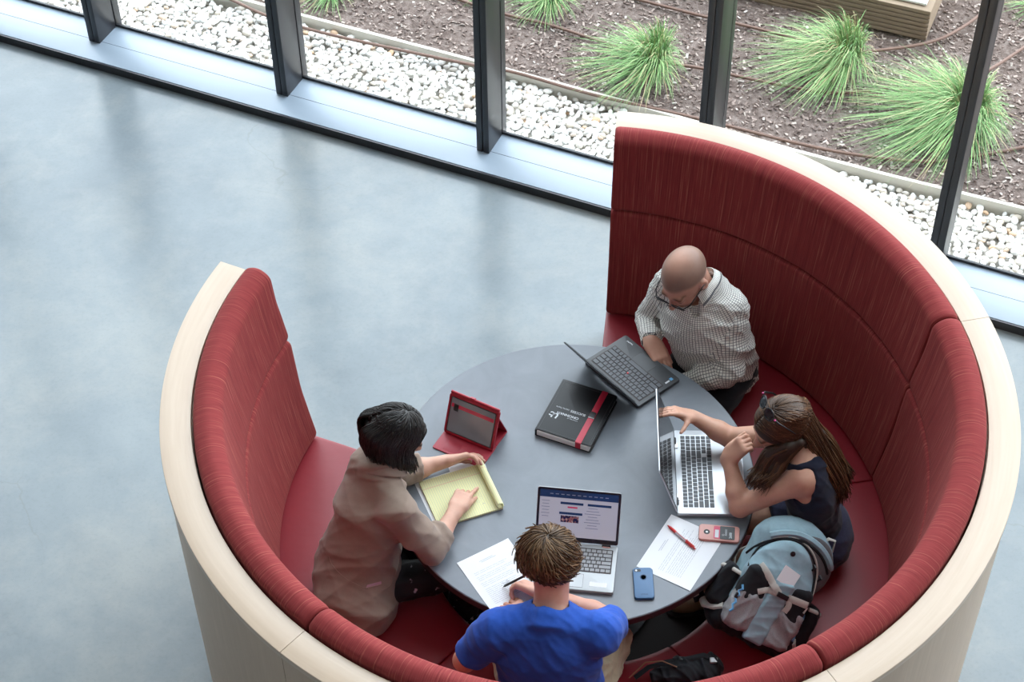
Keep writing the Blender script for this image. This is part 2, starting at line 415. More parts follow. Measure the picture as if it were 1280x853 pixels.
# irrigation hoses
M['hose'] = mat('brown_hose', (.17, .095, .07), .6)
def hose(pts, label, r=.0085):
    w = [P(x, y, .055) for (x, y) in pts]; q = []
    for i in range(len(w)-1):
        p0 = w[max(i-1, 0)]; p1 = w[i]; p2 = w[i+1]; p3 = w[min(i+2, len(w)-1)]
        for t in np.linspace(0, 1, 9)[:-1]:
            q.append(.5*((2*p1)+(p2-p0)*t+(2*p0-5*p1+4*p2-p3)*t*t+(3*p1-p0-3*p2+p3)*t**3))
    q.append(w[-1]); tag(build('drip_hose', MB().tube(q, r, 8), 'hose'), label, 'hose')
hose([(255, -16), (290, 0), (340, 22), (420, 45), (585, 80), (645, 91), (740, 118), (880, 150), (1000, 180), (1080, 195), (1160, 202), (1215, 196), (1300, 180)], 'brown drip hose lying nearest the pebble strip, passing the foot of the rightmost grass')
hose([(540, -12), (625, 16), (690, 32), (760, 55), (830, 77), (880, 86), (960, 103), (1040, 116), (1110, 111)], 'middle brown drip hose running behind the first large grass tuft')
hose([(770, -8), (870, 18), (940, 34), (1010, 52), (1060, 64), (1115, 61), (1165, 52), (1200, 36), (1232, 12), (1250, -12)], 'farthest brown drip hose, curling round the corner of the timber box')
hose([(1175, 103), (1225, 92), (1258, 74), (1300, 45)], 'short brown drip hose curving out of view beside the rightmost mullion')

# grass tufts
M['grass'] = islands('ornamental_grass', [(0, (.09, .20, .06)), (.35, (.17, .34, .11)), (.65, (.28, .47, .17)), (.82, (.42, .54, .25)), (.90, (.58, .50, .28)), (1, (.42, .30, .16))], .55)
def grass(c, rad, h, n, lean, label, seed):
    rnd = random.Random(seed); b = MB()
    for _ in range(n):
        a = rnd.uniform(0, 2*PI); r0 = rad*.16*math.sqrt(rnd.random())
        base = Vector((c.x+r0*math.cos(a), c.y+r0*math.sin(a), .02)); a2 = a+rnd.uniform(-.5, .5)
        out = rad*rnd.uniform(.18, 1.12)*(1+.45*math.cos(a2-PI*1.05)); hh = h*rnd.uniform(.45, 1.15)*(1.3-.6*min(1.3, out/rad)); a2 += rnd.gauss(0, .35)
        dirv = Vector((math.cos(a2), math.sin(a2), 0)); drop = rnd.uniform(.1, .75)
        pts = []
        for k in range(8):
            t = k/7; q = base+dirv*(out*t**1.25)+lean*(t*t*rnd.uniform(.9, 1.1))+Vector((0, 0, hh*(2.0*t-(1+drop)*t*t)))
            q.z = max(q.z, .045); pts.append(q)
        w = rnd.uniform(.0012, .0026); sd = dirv.cross(Vector((0, 0, 1)))
        vs = []
        for k, q in enumerate(pts):
            ww = w*(1-(k/7)**2)+.0004; vs += [q-sd*ww, q+Vector((0, 0, -ww*.5)), q+sd*ww]
        b.add(vs, [[3*k+j, 3*k+j+1, 3*k+4+j, 3*k+3+j] for k in range(7) for j in (0, 1)])
    tag(build('grass_tuft', b, 'grass', angle=0), label, 'ornamental grass')
grass(P(818, 88, .03), .27, .30, 900, Vector((-.05, -.03, 0)), 'spiky light green grass tuft just left of the fourth mullion', 1)
grass(P(1056, 84, .03), .30, .32, 1050, Vector((-.08, -.03, 0)), 'tall green grass tuft in front of the timber box', 2)
grass(P(1205, 152, .03), .38, .30, 1700, Vector((-.08, -.02, 0)), 'large spreading green grass tuft behind the rightmost mullion', 3)
grass(P(690, 4, .03), .20, .20, 380, Vector((.02, -.05, 0)), 'pale grass tuft cut by the top of the view, right of the third mullion', 4)
grass(P(415, -6, .03), .17, .16, 280, Vector((0, -.05, 0)), 'small yellow-green grass tuft at the top between the second and third mullions', 5)
grass(P(1296, 12, .03), .12, .2, 140, Vector((-.05, -.02, 0)), 'bright green grass blades at the right end of the top edge of the view', 6)
grass(P(612, -14, .03), .13, .13, 200, Vector((0, -.05, 0)), 'small brownish grass tuft at the top just beside the third mullion', 7)

# timber box with white top
M['timber'] = woodmat('weathered_timber', (.34, .26, .19), (.28, .21, .15), False, (3, 3, 14), .7, .2)
M['whitetop'] = mat('white_stone_top', (.8, .8, .78), .5)
b0 = P(1157, 51.5, .03); b1 = P(931, 0, .03); dx_ = (b1-b0).normalized(); dy_ = Vector((-dx_.y, dx_.x, 0))
if dy_.y < 0: dy_ = -dy_
R3 = Matrix(((-dx_.x, dy_.x, 0), (-dx_.y, dy_.y, 0), (0, 0, 1)))
t = thing('timber_box', 'low box of stacked timber boards with a white top among the grasses', 'planter box', tuple(b0), 0)
bb = MB()
Lx, Ly = 1.7, 1.1
bb.box(R3@Vector((-Lx/2, Ly/2, .095)), (Lx-.03, Ly-.03, .18), 1, R3)
for k in range(7):
    bb.box(Vector((0, 0, 0))+R3@Vector((-Lx/2, Ly/2, .014+k*.0275)), (Lx, Ly, .0225), 0, R3, .003)
build('timber_board', bb, ['timber', 'darkbase'], t)
build('top_slab', MB().box(R3@Vector((-Lx/2+.0, Ly/2+.0, .203)), (Lx-.07, Ly-.07, .016), 0, R3, .004), 'whitetop', t)

# ------------------------------------------------------------------ booth
RC = Vector((.039, -.034, 0))
ANG = [83.2, 11.2, -60.3, -131.8, -205.2]
def arc(mb, prof, a0, a1, n=56, inset=.014, gap=.002, uvscale=1., wave=None, u0=0.):
    """closed profile [(r,z)] swept between two angles, ends pulled in like upholstery"""
    cr = sum(p[0] for p in prof)/len(prof); cz = sum(p[1] for p in prof)/len(prof)
    a0, a1 = math.radians(a0), math.radians(a1); Rm = 1.25; ln = (a0-a1)*Rm
    ts = [gap, gap+.002, gap+.005, gap+.010, gap+.018]; ts = [x for x in ts if inset > 0] or [gap]
    mid = list(np.linspace(ts[-1], ln-ts[-1], n))[1:-1]; ts = ts+mid+[ln-x for x in ts[::-1]]
    k = len(prof); vs = []
    pl = [0.]
    for i in range(k): a = prof[i]; b = prof[(i+1) % k]; pl.append(pl[-1]+math.hypot(a[0]-b[0], a[1]-b[1]))
    for t in ts:
        e = min(t, ln-t)-gap; w = 0.
        if inset > 0 and e < .018: x = e/.018; w = inset*(1-math.sqrt(max(0, 1-(1-x)**2)))
        ang = a0-t/Rm
        for i, (r, z) in enumerate(prof):
            d = math.hypot(r-cr, z-cz) or 1; rr = r-(r-cr)/d*w; zz = z-(z-cz)/d*w
            if wave: rr += wave(t, z)
            vs.append(RC+Vector((rr*math.cos(ang), rr*math.sin(ang), zz)))
    fs = []; uvs = []
    for i in range(len(ts)-1):
        for j in range(k):
            j2 = (j+1) % k; fs.append([i*k+j, i*k+j2, (i+1)*k+j2, (i+1)*k+j])
            uvs.append([(u0+ts[i], pl[j]), (u0+ts[i], pl[j+1]), (u0+ts[i+1], pl[j+1]), (u0+ts[i+1], pl[j])])
    fs.append(list(range(k))[::-1]); uvs.append([(u0+.3*prof[j][0], prof[j][1]) for j in range(k)][::-1])
    fs.append([(len(ts)-1)*k+j for j in range(k)]); uvs.append([(u0+.3*prof[j][0], prof[j][1]) for j in range(k)])
    return mb.add(vs, fs, 0, uvs)
def rprof(pts, r=.02, seg=4):
    """round the corners of a closed polygon"""
    out = []; k = len(pts)
    for i in range(k):
        a, b, c = Vector(pts[i-1]+(0,)) if len(pts[i-1]) == 2 else Vector((*pts[i-1][:2], 0)), Vector((*pts[i][:2], 0)), Vector((*pts[(i+1) % k][:2], 0))
        rr = pts[i][2] if len(pts[i]) > 2 else r
        d1 = (a-b); d2 = (c-b); l = min(rr, d1.length*.45, d2.length*.45)
        p1 = b+d1.normalized()*l; p2 = b+d2.normalized()*l
        for t in np.linspace(0, 1, seg+1):
            q = p1*(1-t)**2+b*2*t*(1-t)+p2*t*t; out.append((q.x, q.y))
    return out
booth = thing('booth_seat', 'large round booth of curved red upholstery in a pale maple shell, open toward the window', 'booth', (RC.x, RC.y, 0))
up = rprof([(1.236, .988, .02), (1.262, 1.15, .05), (1.283, 1.318, .034), (1.335, 1.345, .05), (1.386, 1.322, .02), (1.386, .988, .01)], seg=5)
lo = rprof([(1.165, .452, .02), (1.195, .62, .08), (1.218, .80, .08), (1.234, .985, .024), (1.386, .985, .01), (1.386, .452, .01)], seg=5)
st = rprof([(.60, .33, .02), (.598, .432, .032), (.72, .455, .06), (1.0, .458, .06), (1.21, .445, .02), (1.21, .33, .02)], seg=5)
cap = rprof([(1.394, 1.272, .002), (1.394, 1.30, .003), (1.503, 1.30, .003), (1.503, 1.272, .002)], seg=2)
for i in range(4):
    a0, a1 = ANG[i], ANG[i+1]; u0 = i*2.3
    build('back_cushion', arc(MB(), up, a0, a1, u0=u0), 'fabric', booth, angle=60, world=True)
    build('lumbar_cushion', arc(MB(), lo, a0, a1, u0=u0+5), 'fabric', booth, angle=60, world=True)
    build('seat_cushion', arc(MB(), st, a0, a1, u0=u0), 'vinyl', booth, angle=60, world=True)
    build('cap_rail', arc(MB(), cap, a0, a1, n=60, inset=0, gap=.0008, u0=u0), 'maple', booth, angle=30, world=True)
    for h in range(2):
        am = (a0+a1)/2; e0, e1 = (a0, am) if h == 0 else (am, a1)
        build('shell_panel', arc(MB(), [(1.392, .0), (1.392, 1.272), (1.499, 1.272), (1.499, .0)], e0, e1, n=32, inset=0, gap=.001, u0=u0+h), 'maple_side', booth, angle=30, world=True)
build('floor_shade_disc', MB().lathe([(0, .0005), (.76, .0005), (.76, .0035), (0, .0035)], 64, (RC.x, RC.y, 0)), 'darkbase', booth, angle=30, world=True)  # black disc added to darken the floor in the shade under the table
build('plinth', arc(MB(), [(.74, 0), (.74, .33), (1.39, .33), (1.39, 0)], ANG[0]-.3, ANG[4]+.3, n=120, inset=0, gap=0), 'darkbase', booth, angle=30, world=True)

# ------------------------------------------------------------------ table
TBR = .680
tb = thing('round_table', 'round slate-grey table with a dark edge in the middle of the booth', 'table', (0, 0, 0))
build('tabletop', MB().lathe([(0, .722), (TBR-.004, .722), (TBR-.001, .738), (TBR-.004, .740), (0, .740)], 128), 'table', tb, angle=30)
build('edge_band', MB().lathe([(TBR-.02, .702), (TBR-.003, .702), (TBR, .705), (TBR+.0005, .736), (TBR-.003, .7385), (TBR-.02, .7385)], 128), 'edge', tb, angle=30)
build('pedestal', MB().lathe([(.045, .03), (.045, .69), (.12, .70), (.3, .705), (.3, .72)], 40), 'blackmetal', tb, angle=30)
build('table_base', MB().lathe([(0, 0.004), (.33, .004), (.33, .012), (.30, .02), (.06, .045), (0, .045)], 64), 'blackmetal', tb, angle=30)

# ------------------------------------------------------------------ implicit surfaces (smooth blends of tapered shapes)
def V3(v): return np.array(v, dtype=np.float32)
def basis(u, w):
    u = V3(u)/np.linalg.norm(u); w = V3(w); w = w-u*w.dot(u); w /= np.linalg.norm(w)+1e-9
    return u, w, np.cross(u, w)
class Field:
    def __init__(s, h=.004): s.h = h; s.ops = []
    def _add(s, lo, hi, fn, k, op): s.ops.append((V3(lo), V3(hi), fn, k, op)); return s
    def cap(s, a, b, ra, rb=None, k=.01, op='u'):
        rb = ra if rb is None else rb; a = V3(a); b = V3(b); ba = b-a; l2 = max(float(ba.dot(ba)), 1e-9)
        def fn(X, Y, Z):
            x = X-a[0]; y = Y-a[1]; z = Z-a[2]; t = np.clip((x*ba[0]+y*ba[1]+z*ba[2])/l2, 0, 1)
            return np.sqrt((x-t*ba[0])**2+(y-t*ba[1])**2+(z-t*ba[2])**2)-(ra+(rb-ra)*t)
        r = max(ra, rb); return s._add(np.minimum(a, b)-r, np.maximum(a, b)+r, fn, k, op)
    def chain(s, pts, rs, k=.01, op='u'):
        for i in range(len(pts)-1): s.cap(pts[i], pts[i+1], rs[i], rs[i+1], k, op)
        return s
    def flat(s, a, b, w, ra, rb, ratio, k=.02, op='u'):
        a = V3(a); b = V3(b); u, w_, v = basis(b-a, w); Ln = float(np.linalg.norm(b-a))
        def fn(X, Y, Z):
            x = X-a[0]; y = Y-a[1]; z = Z-a[2]
            qu = x*u[0]+y*u[1]+z*u[2]; t = np.clip(qu/Ln, 0, 1); qu = qu-t*Ln
            qw = x*w_[0]+y*w_[1]+z*w_[2]; qv = (x*v[0]+y*v[1]+z*v[2])/ratio
            return (np.sqrt(qu*qu+qw*qw+qv*qv)-(ra+(rb-ra)*t))*min(1., (1+ratio)/2)
        r = max(ra, rb); return s._add(np.minimum(a, b)-r, np.maximum(a, b)+r, fn, k, op)
    def ell(s, c, rad, R=None, k=.02, op='u'):
        c = V3(c); R = np.eye(3, dtype=np.float32) if R is None else np.array(R, dtype=np.float32); rad = V3(rad)
        def fn(X, Y, Z):
            x = X-c[0]; y = Y-c[1]; z = Z-c[2]; q = [(x*R[0, i]+y*R[1, i]+z*R[2, i]) for i in range(3)]
            k0 = np.sqrt(sum((q[i]/rad[i])**2 for i in range(3))); k1 = np.sqrt(sum((q[i]/rad[i]**2)**2 for i in range(3)))
            return k0*(k0-1)/np.maximum(k1, 1e-6)
        r = float(max(rad)); return s._add(c-r, c+r, fn, k, op)
    def rbox(s, c, half, R=None, rad=.01, k=.01, op='u'):
        c = V3(c); R = np.eye(3, dtype=np.float32) if R is None else np.array(R, dtype=np.float32); hf = V3(half)-rad
        def fn(X, Y, Z):
            x = X-c[0]; y = Y-c[1]; z = Z-c[2]; q = [np.abs(x*R[0, i]+y*R[1, i]+z*R[2, i])-hf[i] for i in range(3)]
            return np.sqrt(sum(np.maximum(t, 0)**2 for t in q))+np.minimum(np.maximum(q[0], np.maximum(q[1], q[2])), 0)-rad
        r = float(np.linalg.norm(half)); return s._add(c-r, c+r, fn, k, op)
    def cone(s, a, b, ra, rb, k=.004, op='u', rnd=.003):
        """flat-ended tapered sleeve"""
        a = V3(a); b = V3(b); ba = b-a; Ln = float(np.linalg.norm(ba)); u = ba/Ln
        def fn(X, Y, Z):
            x = X-a[0]; y = Y-a[1]; z = Z-a[2]; q = x*u[0]+y*u[1]+z*u[2]; t = np.clip(q/Ln, 0, 1)
            rr = np.sqrt(np.maximum(x*x+y*y+z*z-q*q, 0))-(ra+(rb-ra)*t)+rnd; ax = np.abs(q-Ln/2)-Ln/2+rnd
            return np.sqrt(np.maximum(rr, 0)**2+np.maximum(ax, 0)**2)+np.minimum(np.maximum(rr, ax), 0)-rnd
        r = max(ra, rb); return s._add(np.minimum(a, b)-r, np.maximum(a, b)+r, fn, k, op)
    def half(s, c, n, lo, hi, k=.004):
        """cut away everything on the n side of the plane"""
        c = V3(c); n = V3(n)/np.linalg.norm(n)
        return s._add(lo, hi, lambda X, Y, Z: -((X-c[0])*n[0]+(Y-c[1])*n[1]+(Z-c[2])*n[2]), k, 's')
    def disp(s, fn, lo=None, hi=None): s.ops.append((lo, hi, fn, 0, 'd')); return s
    def mesh(s):
        h = s.h; us = [o for o in s.ops if o[4] == 'u']
        lo = np.min([o[0] for o in us], axis=0)-4*h-.012; hi = np.max([o[1] for o in us], axis=0)+4*h+.012
        n = np.ceil((hi-lo)/h).astype(int)+1; ax = [lo[i]+h*np.arange(n[i], dtype=np.float32) for i in range(3)]
        D = np.full(n, .05, dtype=np.float32)
        for (a, b, fn, k, op) in s.ops:
            if op == 'd' and a is None: a, b = lo, hi
            pad = k+3*h if op != 'd' else 0
            i0 = np.clip(np.floor((a-pad-lo)/h).astype(int), 0, n-1); i1 = np.clip(np.ceil((b+pad-lo)/h).astype(int)+1, 1, n)
            if np.any(i1 <= i0): continue
            sl = tuple(slice(i0[i], i1[i]) for i in range(3))
            X = ax[0][sl[0]][:, None, None]; Y = ax[1][sl[1]][None, :, None]; Z = ax[2][sl[2]][None, None, :]
            A = D[sl]; B = fn(X, Y, Z)
            if op == 'd': D[sl] = A+B
            elif op == 'u':
                q = np.maximum(k-np.abs(A-B), 0)/max(k, 1e-6); D[sl] = np.minimum(A, B)-q*q*k*.25
            elif op == 's':
                B = -B; q = np.maximum(k-np.abs(A-B), 0)/max(k, 1e-6); D[sl] = np.maximum(A, B)+q*q*k*.25
        return nets(D, lo, h)
def nets(D, lo, h):
    In = D < 0; n = D.shape
    C = np.zeros((n[0]-1, n[1]-1, n[2]-1), dtype=np.int8)
    for i in (0, 1):
        for j in (0, 1):
            for k in (0, 1): C += In[i:n[0]-1+i, j:n[1]-1+j, k:n[2]-1+k]
    act = (C > 0) & (C < 8); idx = np.argwhere(act); ids = np.full(C.shape, -1, dtype=np.int32); ids[act] = np.arange(len(idx))
    acc = np.zeros((len(idx), 3)); cnt = np.zeros(len(idx))
    cor = [(i, j, k) for i in (0, 1) for j in (0, 1) for k in (0, 1)]
    val = {c: D[idx[:, 0]+c[0], idx[:, 1]+c[1], idx[:, 2]+c[2]] for c in cor}
    for c in cor:
        for a in range(3):
            if c[a] == 0:
                d = list(c); d[a] = 1; d = tuple(d); v0 = val[c]; v1 = val[d]; m = (v0 < 0) != (v1 < 0)
                t = np.where(m, v0/np.where(m, v0-v1, 1), 0)
                p = np.zeros((len(idx), 3)); p[:] = c; p[:, a] += t; acc[m] += p[m]; cnt[m] += 1
    Vx = (idx+acc/cnt[:, None])*h+lo
    F = []
    for a in range(3):
        b, c = (a+1) % 3, (a+2) % 3
        s0 = [slice(None)]*3; s1 = [slice(None)]*3; s0[a] = slice(0, n[a]-1); s1[a] = slice(1, n[a])
        A0 = In[tuple(s0)]; A1 = In[tuple(s1)]; e = np.argwhere(A0 != A1)
        e = e[(e[:, b] > 0) & (e[:, c] > 0) & (e[:, b] < n[b]-1) & (e[:, c] < n[c]-1)]
        fl = A0[e[:, 0], e[:, 1], e[:, 2]]
        def g(db, dc):
            q = e.copy(); q[:, b] -= db; q[:, c] -= dc; return ids[q[:, 0], q[:, 1], q[:, 2]]
        q = np.stack([g(1, 1), g(0, 1), g(0, 0), g(1, 0)], 1); q[~fl] = q[~fl][:, ::-1]; F.append(q)
    return Vx, np.concatenate(F)
def fbuild(name, fld, mats, parent, matfn=None, inv=None, smooth_it=1):
    Vx, F = fld.mesh()
    for _ in range(smooth_it):            # light relaxation
        E = np.concatenate([F[:, [0, 1]], F[:, [1, 2]], F[:, [2, 3]], F[:, [3, 0]]]); A = np.zeros_like(Vx); c = np.zeros(len(Vx))
        np.add.at(A, E[:, 0], Vx[E[:, 1]]); np.add.at(A, E[:, 1], Vx[E[:, 0]]); np.add.at(c, E[:, 0], 1); np.add.at(c, E[:, 1], 1)
        Vx = Vx*.5+.5*A/np.maximum(c, 1)[:, None]
    mi = None
    if matfn is not None: mi = matfn(Vx[F].mean(1))
    if parent is not None:
        iv = np.array(wmat(parent).inverted()); Vl = Vx@iv[:3, :3].T+iv[:3, 3]
    else: Vl = Vx
    me = bpy.data.meshes.new(name); me.vertices.add(len(Vl)); me.vertices.foreach_set('co', Vl.astype(np.float32).ravel())
    me.loops.add(F.size); me.loops.foreach_set('vertex_index', F.astype(np.int32).ravel())
    me.polygons.add(len(F)); me.polygons.foreach_set('loop_start', np.arange(0, F.size, 4, dtype=np.int32))
    me.update(calc_edges=True)
    if mi is not None: me.polygons.foreach_set('material_index', mi.astype(np.int32))
    me.validate(); return link(name, me, mats, parent, True, 0)
def folds(amp, freq, d, seed=0):
    """soft cloth creases running across the direction d"""
    r = random.Random(seed); d = Vector(d).normalized(); k = []
    for i in range(6):
        e = Vector((r.gauss(0, 1), r.gauss(0, 1), r.gauss(0, 1))).normalized(); w = (d*1.3+e*.8).normalized()*freq*r.uniform(.6, 1.7); k.append((w, r.uniform(0, 6.3), Vector((r.gauss(0, 1), r.gauss(0, 1), r.gauss(0, 1)))*freq*.35))
    def fn(X, Y, Z):
        o = 0.
        for (w, ph, e) in k: o = o+(1-np.abs(np.sin(X*w[0]+Y*w[1]+Z*w[2]+ph+1.3*np.sin(X*e[0]+Y*e[1]+Z*e[2]+ph*2))))**2
        return (o/6-.18)*amp*-3.4
    return fn

# ------------------------------------------------------------------ people
def skinmat(name, a, b):
    m = mat(name, a, .48, .35, sss=.12); v = coords(m)
    setcol(m, ramp(m, noise(m, v, 14, 4, .6), [(.32, a), (.68, b)])); bump(m, noise(m, v, 90, 4, .7), .12, .003); return m
M['skin_fair'] = skinmat('fair_skin', (.58, .33, .245), (.52, .265, .19))
M['skin_pink'] = skinmat('pinkish_skin', (.56, .30, .22), (.48, .22, .155))
M['stubble'] = skinmat('shaved_scalp', (.30, .19, .145), (.20, .125, .098))
M['scalp'] = skinmat('bare_scalp', (.47, .27, .21), (.42, .23, .175))
M['beard'] = skinmat('reddish_beard', (.26, .10, .05), (.20, .075, .04))
M['lips'] = mat('lips', (.42, .14, .12), .45)
M['eye'] = mat('eye_white', (.7, .68, .65), .2)
def hairmat(name, stops, rough=.42):
    m = islands(name, stops, rough, spec=.35); bsdf(m).inputs['Sheen Weight'].default_value = 0.0; return m
M['hair_black'] = hairmat('black_hair', [(0, (.006, .005, .005)), (.7, (.014, .011, .010)), (1, (.035, .026, .022))], .38)
M['hair_brown'] = hairmat('brown_hair', [(0, (.05, .026, .012)), (.6, (.115, .062, .029)), (1, (.25, .145, .07))], .45)
M['hair_long'] = hairmat('light_brown_hair', [(0, (.040, .020, .011)), (.6, (.085, .042, .022)), (1, (.19, .095, .045))], .4)

def frame(fwd, up=(0, 0, 1)):
    """columns: right, forward, up"""
    f = Vector(fwd).normalized(); r = f.cross(Vector(up)).normalized(); u = r.cross(f); return Matrix((r, f, u)).transposed()
def head(F, c, R, s=1., k=.014, fem=False):
    c = Vector(c); g = lambda x, y, z: c+R@(Vector((x, y, z))*s); Rn = np.array(R)
    e = lambda p, r, k_=k, op='u': F.ell(g(*p), [q*s for q in r], Rn, k_, op)
    e((0, -.012, .030), (.074, .094, .082)); e((0, .030, -.030), (.058, .068, .080), .03); e((0, .050, -.082), (.034, .036, .030), .03)
    e((.030, .05, -.035), (.024, .028, .026), .02); e((-.030, .05, -.035), (.024, .028, .026), .02)
    F.cap(g(-.034, .083, .014), g(.034, .083, .014), .011*s, .011*s, .012)
    for x in (-.031, .031): e((x, .101, -.004), (.017, .014, .011), .010, 's')
    for x in (-.031, .031): F.ell(g(x, .082, -.004), [.0125*s]*3, Rn, .003)
    F.chain([g(0, .094, .006), g(0, .110, -.022), g(0, .115, -.031)], [.007*s, .009*s, .0115*s], .010)
    for x in (-.010, .010): F.ell(g(x, .104, -.034), [.007*s]*3, Rn, .006)
    F.cap(g(-.018, .090, -.056), g(.018, .090, -.056), .006*s, .006*s, .006); F.cap(g(-.014, .089, -.066), g(.014, .089, -.066), .0075*s, .0075*s, .006)
    F.cap(g(-.022, .1005, -.061), g(.022, .1005, -.061), .003*s, .003*s, .004, 's')
    for x in (-1, 1):
        e((x*.076, -.006, -.010), (.009, .019, .031), .008); e((x*.085, .001, -.004), (.006, .010, .017), .005, 's')
    return g
def hand(F, wrist, fwd, palm, thumb_sign, curl=(.3, .35, .3), spread=.10, thumb=(.6, .5, .3), s=1., k=.006, curls=None):
    """palm + five separate fingers. thumb_sign: side of the thumb along fwd x palm"""
    w = Vector(wrist); f = Vector(fwd).normalized(); n = Vector(palm); n = (n-f*n.dot(f)).normalized(); l = f.cross(n)*thumb_sign
    Rn = np.array(Matrix((l, f, n)).transposed())
    F.rbox(w+f*.047*s, (.037*s, .046*s, .0135*s), Rn, .012*s, .012); F.ell(w+f*.03*s+l*.022*s+n*.008*s, (.018*s, .03*s, .014*s), Rn, .012)
    F.flat(w-f*.02*s, w+f*.02*s, l, .026*s, .031*s, .62, .02)
    tips = []
    for i, (o, ln) in enumerate(((.027, .071), (.009, .079), (-.010, .074), (-.027, .058))):
        cu = curls[i] if curls else curl; sp = spread*(1.5-i)/1.5
        d0 = (f*math.cos(sp)+l*math.sin(sp)).normalized(); p = w+f*.086*s+l*o*s; F.cap(w+f*.05*s+l*o*.8*s, p, .0105*s, .0098*s, .008); a = 0
        r = [.0092, .0084, .0076, .0066]
        for j, q in enumerate((.45, .30, .25)):
            a += cu[j]; d = d0*math.cos(a)+n*math.sin(a); p2 = p+d*ln*q*s; F.cap(p, p2, r[j]*s, r[j+1]*s, .004); p = p2
        tips.append(p)
    p = w+f*.022*s+l*.026*s; a = thumb[0]; d = (f*math.cos(a)+l*math.sin(a)+n*thumb[2]).normalized()
    p2 = p+d*.036*s; F.cap(p, p2, .0125*s, .0105*s, .012); d2 = (d+f*thumb[1]*.7-l*thumb[1]*.3+n*thumb[2]*.5).normalized()
    p3 = p2+d2*.030*s; F.cap(p2, p3, .0102*s, .0092*s, .005); p4 = p3+(d2+f*.15).normalized()*.022*s; F.cap(p3, p4, .0092*s, .0075*s, .004); tips.append(p4)
    return tips
def legs(Fb, J, thigh=.070):
    for s in 'LR':
        Fb.chain([J['hip'+s], J['knee'+s]], [thigh, .052], .03); Fb.chain([J['knee'+s], J['ank'+s]], [.052, .036], .02)
        Fb.ell(Vector(J['knee'+s])+(Vector(J['knee'+s])-Vector(J['hip'+s])).normalized()*.01, (.052, .052, .05), None, .02)
def trousers(name, J, m, parent, thigh=.085, shin=.060, bottom=None, fold=.005, seed=1, pelvis=(.15, .115, .105), short=None):
    F = Field(.0055); pc = (Vector(J['hipL'])+Vector(J['hipR']))/2; wl = (Vector(J['hipL'])-Vector(J['hipR'])).normalized()
    R = np.array(Matrix((wl, Vector((0, 0, 1)).cross(wl), Vector((0, 0, 1)))).transposed())
    F.ell(pc+Vector((0, 0, .02)), pelvis, R, .02)
    for s in 'LR':
        h, kn, an = Vector(J['hip'+s]), Vector(J['knee'+s]), Vector(J['ank'+s])
        if short is None:
            F.chain([h, kn], [thigh, thigh*.80], .04); F.cap(kn, kn.lerp(an, .1), thigh*.8, thigh*.76, .03); F.cone(kn, kn.lerp(an, .93), thigh*.78, shin, .03, rnd=.01)
        else: F.cap(h, h.lerp(kn, short*.5), thigh, thigh*1.0, .04); F.cone(h.lerp(kn, .1), h.lerp(kn, short), thigh*1.02, thigh*1.04, .02, rnd=.006)
    F.disp(folds(fold, 42, (0, 0, 1), seed)); return fbuild(name, F, m, parent)
def shoes(J, m, sole, parent, fwd):
    for s in 'LR':
        a = Vector(J['ank'+s]); f_ = Vector((fwd[0], fwd[1], 0)).normalized(); F = Field(.005); r = f_.cross(Vector((0, 0, 1)))
        R = np.array(Matrix((r, f_, Vector((0, 0, 1)))).transposed())
        F.ell(Vector((a.x, a.y, .05))-f_*.02, (.038, .05, .045), R, .02); F.ell(Vector((a.x, a.y, .04))+f_*.09, (.044, .085, .034), R, .04); F.cone((a.x, a.y, .05), (a.x, a.y, .10), .042, .040, .02)
        F.half((a.x, a.y, .016), (0, 0, -1), (a.x-.3, a.y-.3, -.1), (a.x+.3, a.y+.3, .016), .002)
        o = fbuild('shoe', F, m, parent)
        G = MB().slab((0, 0, 0), .088, .27, .016, .042, seg=8, bev=.003, rot=Matrix((r, f_, Vector((0, 0, 1)))).transposed())
        c = Vector((a.x, a.y, .0045))+f_*.045; G.v = [tuple(Vector(v)+c-parent.location) for v in G.v]; build('sole', G, sole, o)
def bracelet(name, p, axis, r, m, parent, t=.0022):
    a = Vector(axis).normalized(); u = a.orthogonal().normalized(); w = a.cross(u)
    pts = [Vector(p)+u*r*math.cos(x)+w*r*.82*math.sin(x) for x in np.linspace(0, 2*PI, 25)]
    return build(name, MB().tube(pts, t, 6, cap=False), m, parent, world=True)
def follow(name, m, parent, items, r, seed=1, sides=4, flat=.8):
    """locks laid along ready-made paths: items = [(points, thickness)]"""
    b = MB()
    for (pts, rs) in items:
        n = len(pts); b.tube(pts, [rs*r*(.8+.4*math.sin(PI*min(1, (k+.8)/(n*.75))) if k < n*.72 else 1.1*(1-(k-n*.72)/(n*.30))+.1) for k in range(n)], sides, flat=flat)
    return build(name, b, m, parent, angle=0, world=True)
def spline(pts, n):
    """smooth curve through the points, n samples"""
    out = []; k = len(pts)-1
    for i in range(n):
        t = i/(n-1)*k; j = min(int(t), k-1); u = t-j; p0 = pts[max(j-1, 0)]; p1 = pts[j]; p2 = pts[j+1]; p3 = pts[min(j+2, k)]
        out.append(.5*((2*p1)+(p2-p0)*u+(2*p0-5*p1+4*p2-p3)*u*u+(3*p1-p0-3*p2+p3)*u**3))
    return out
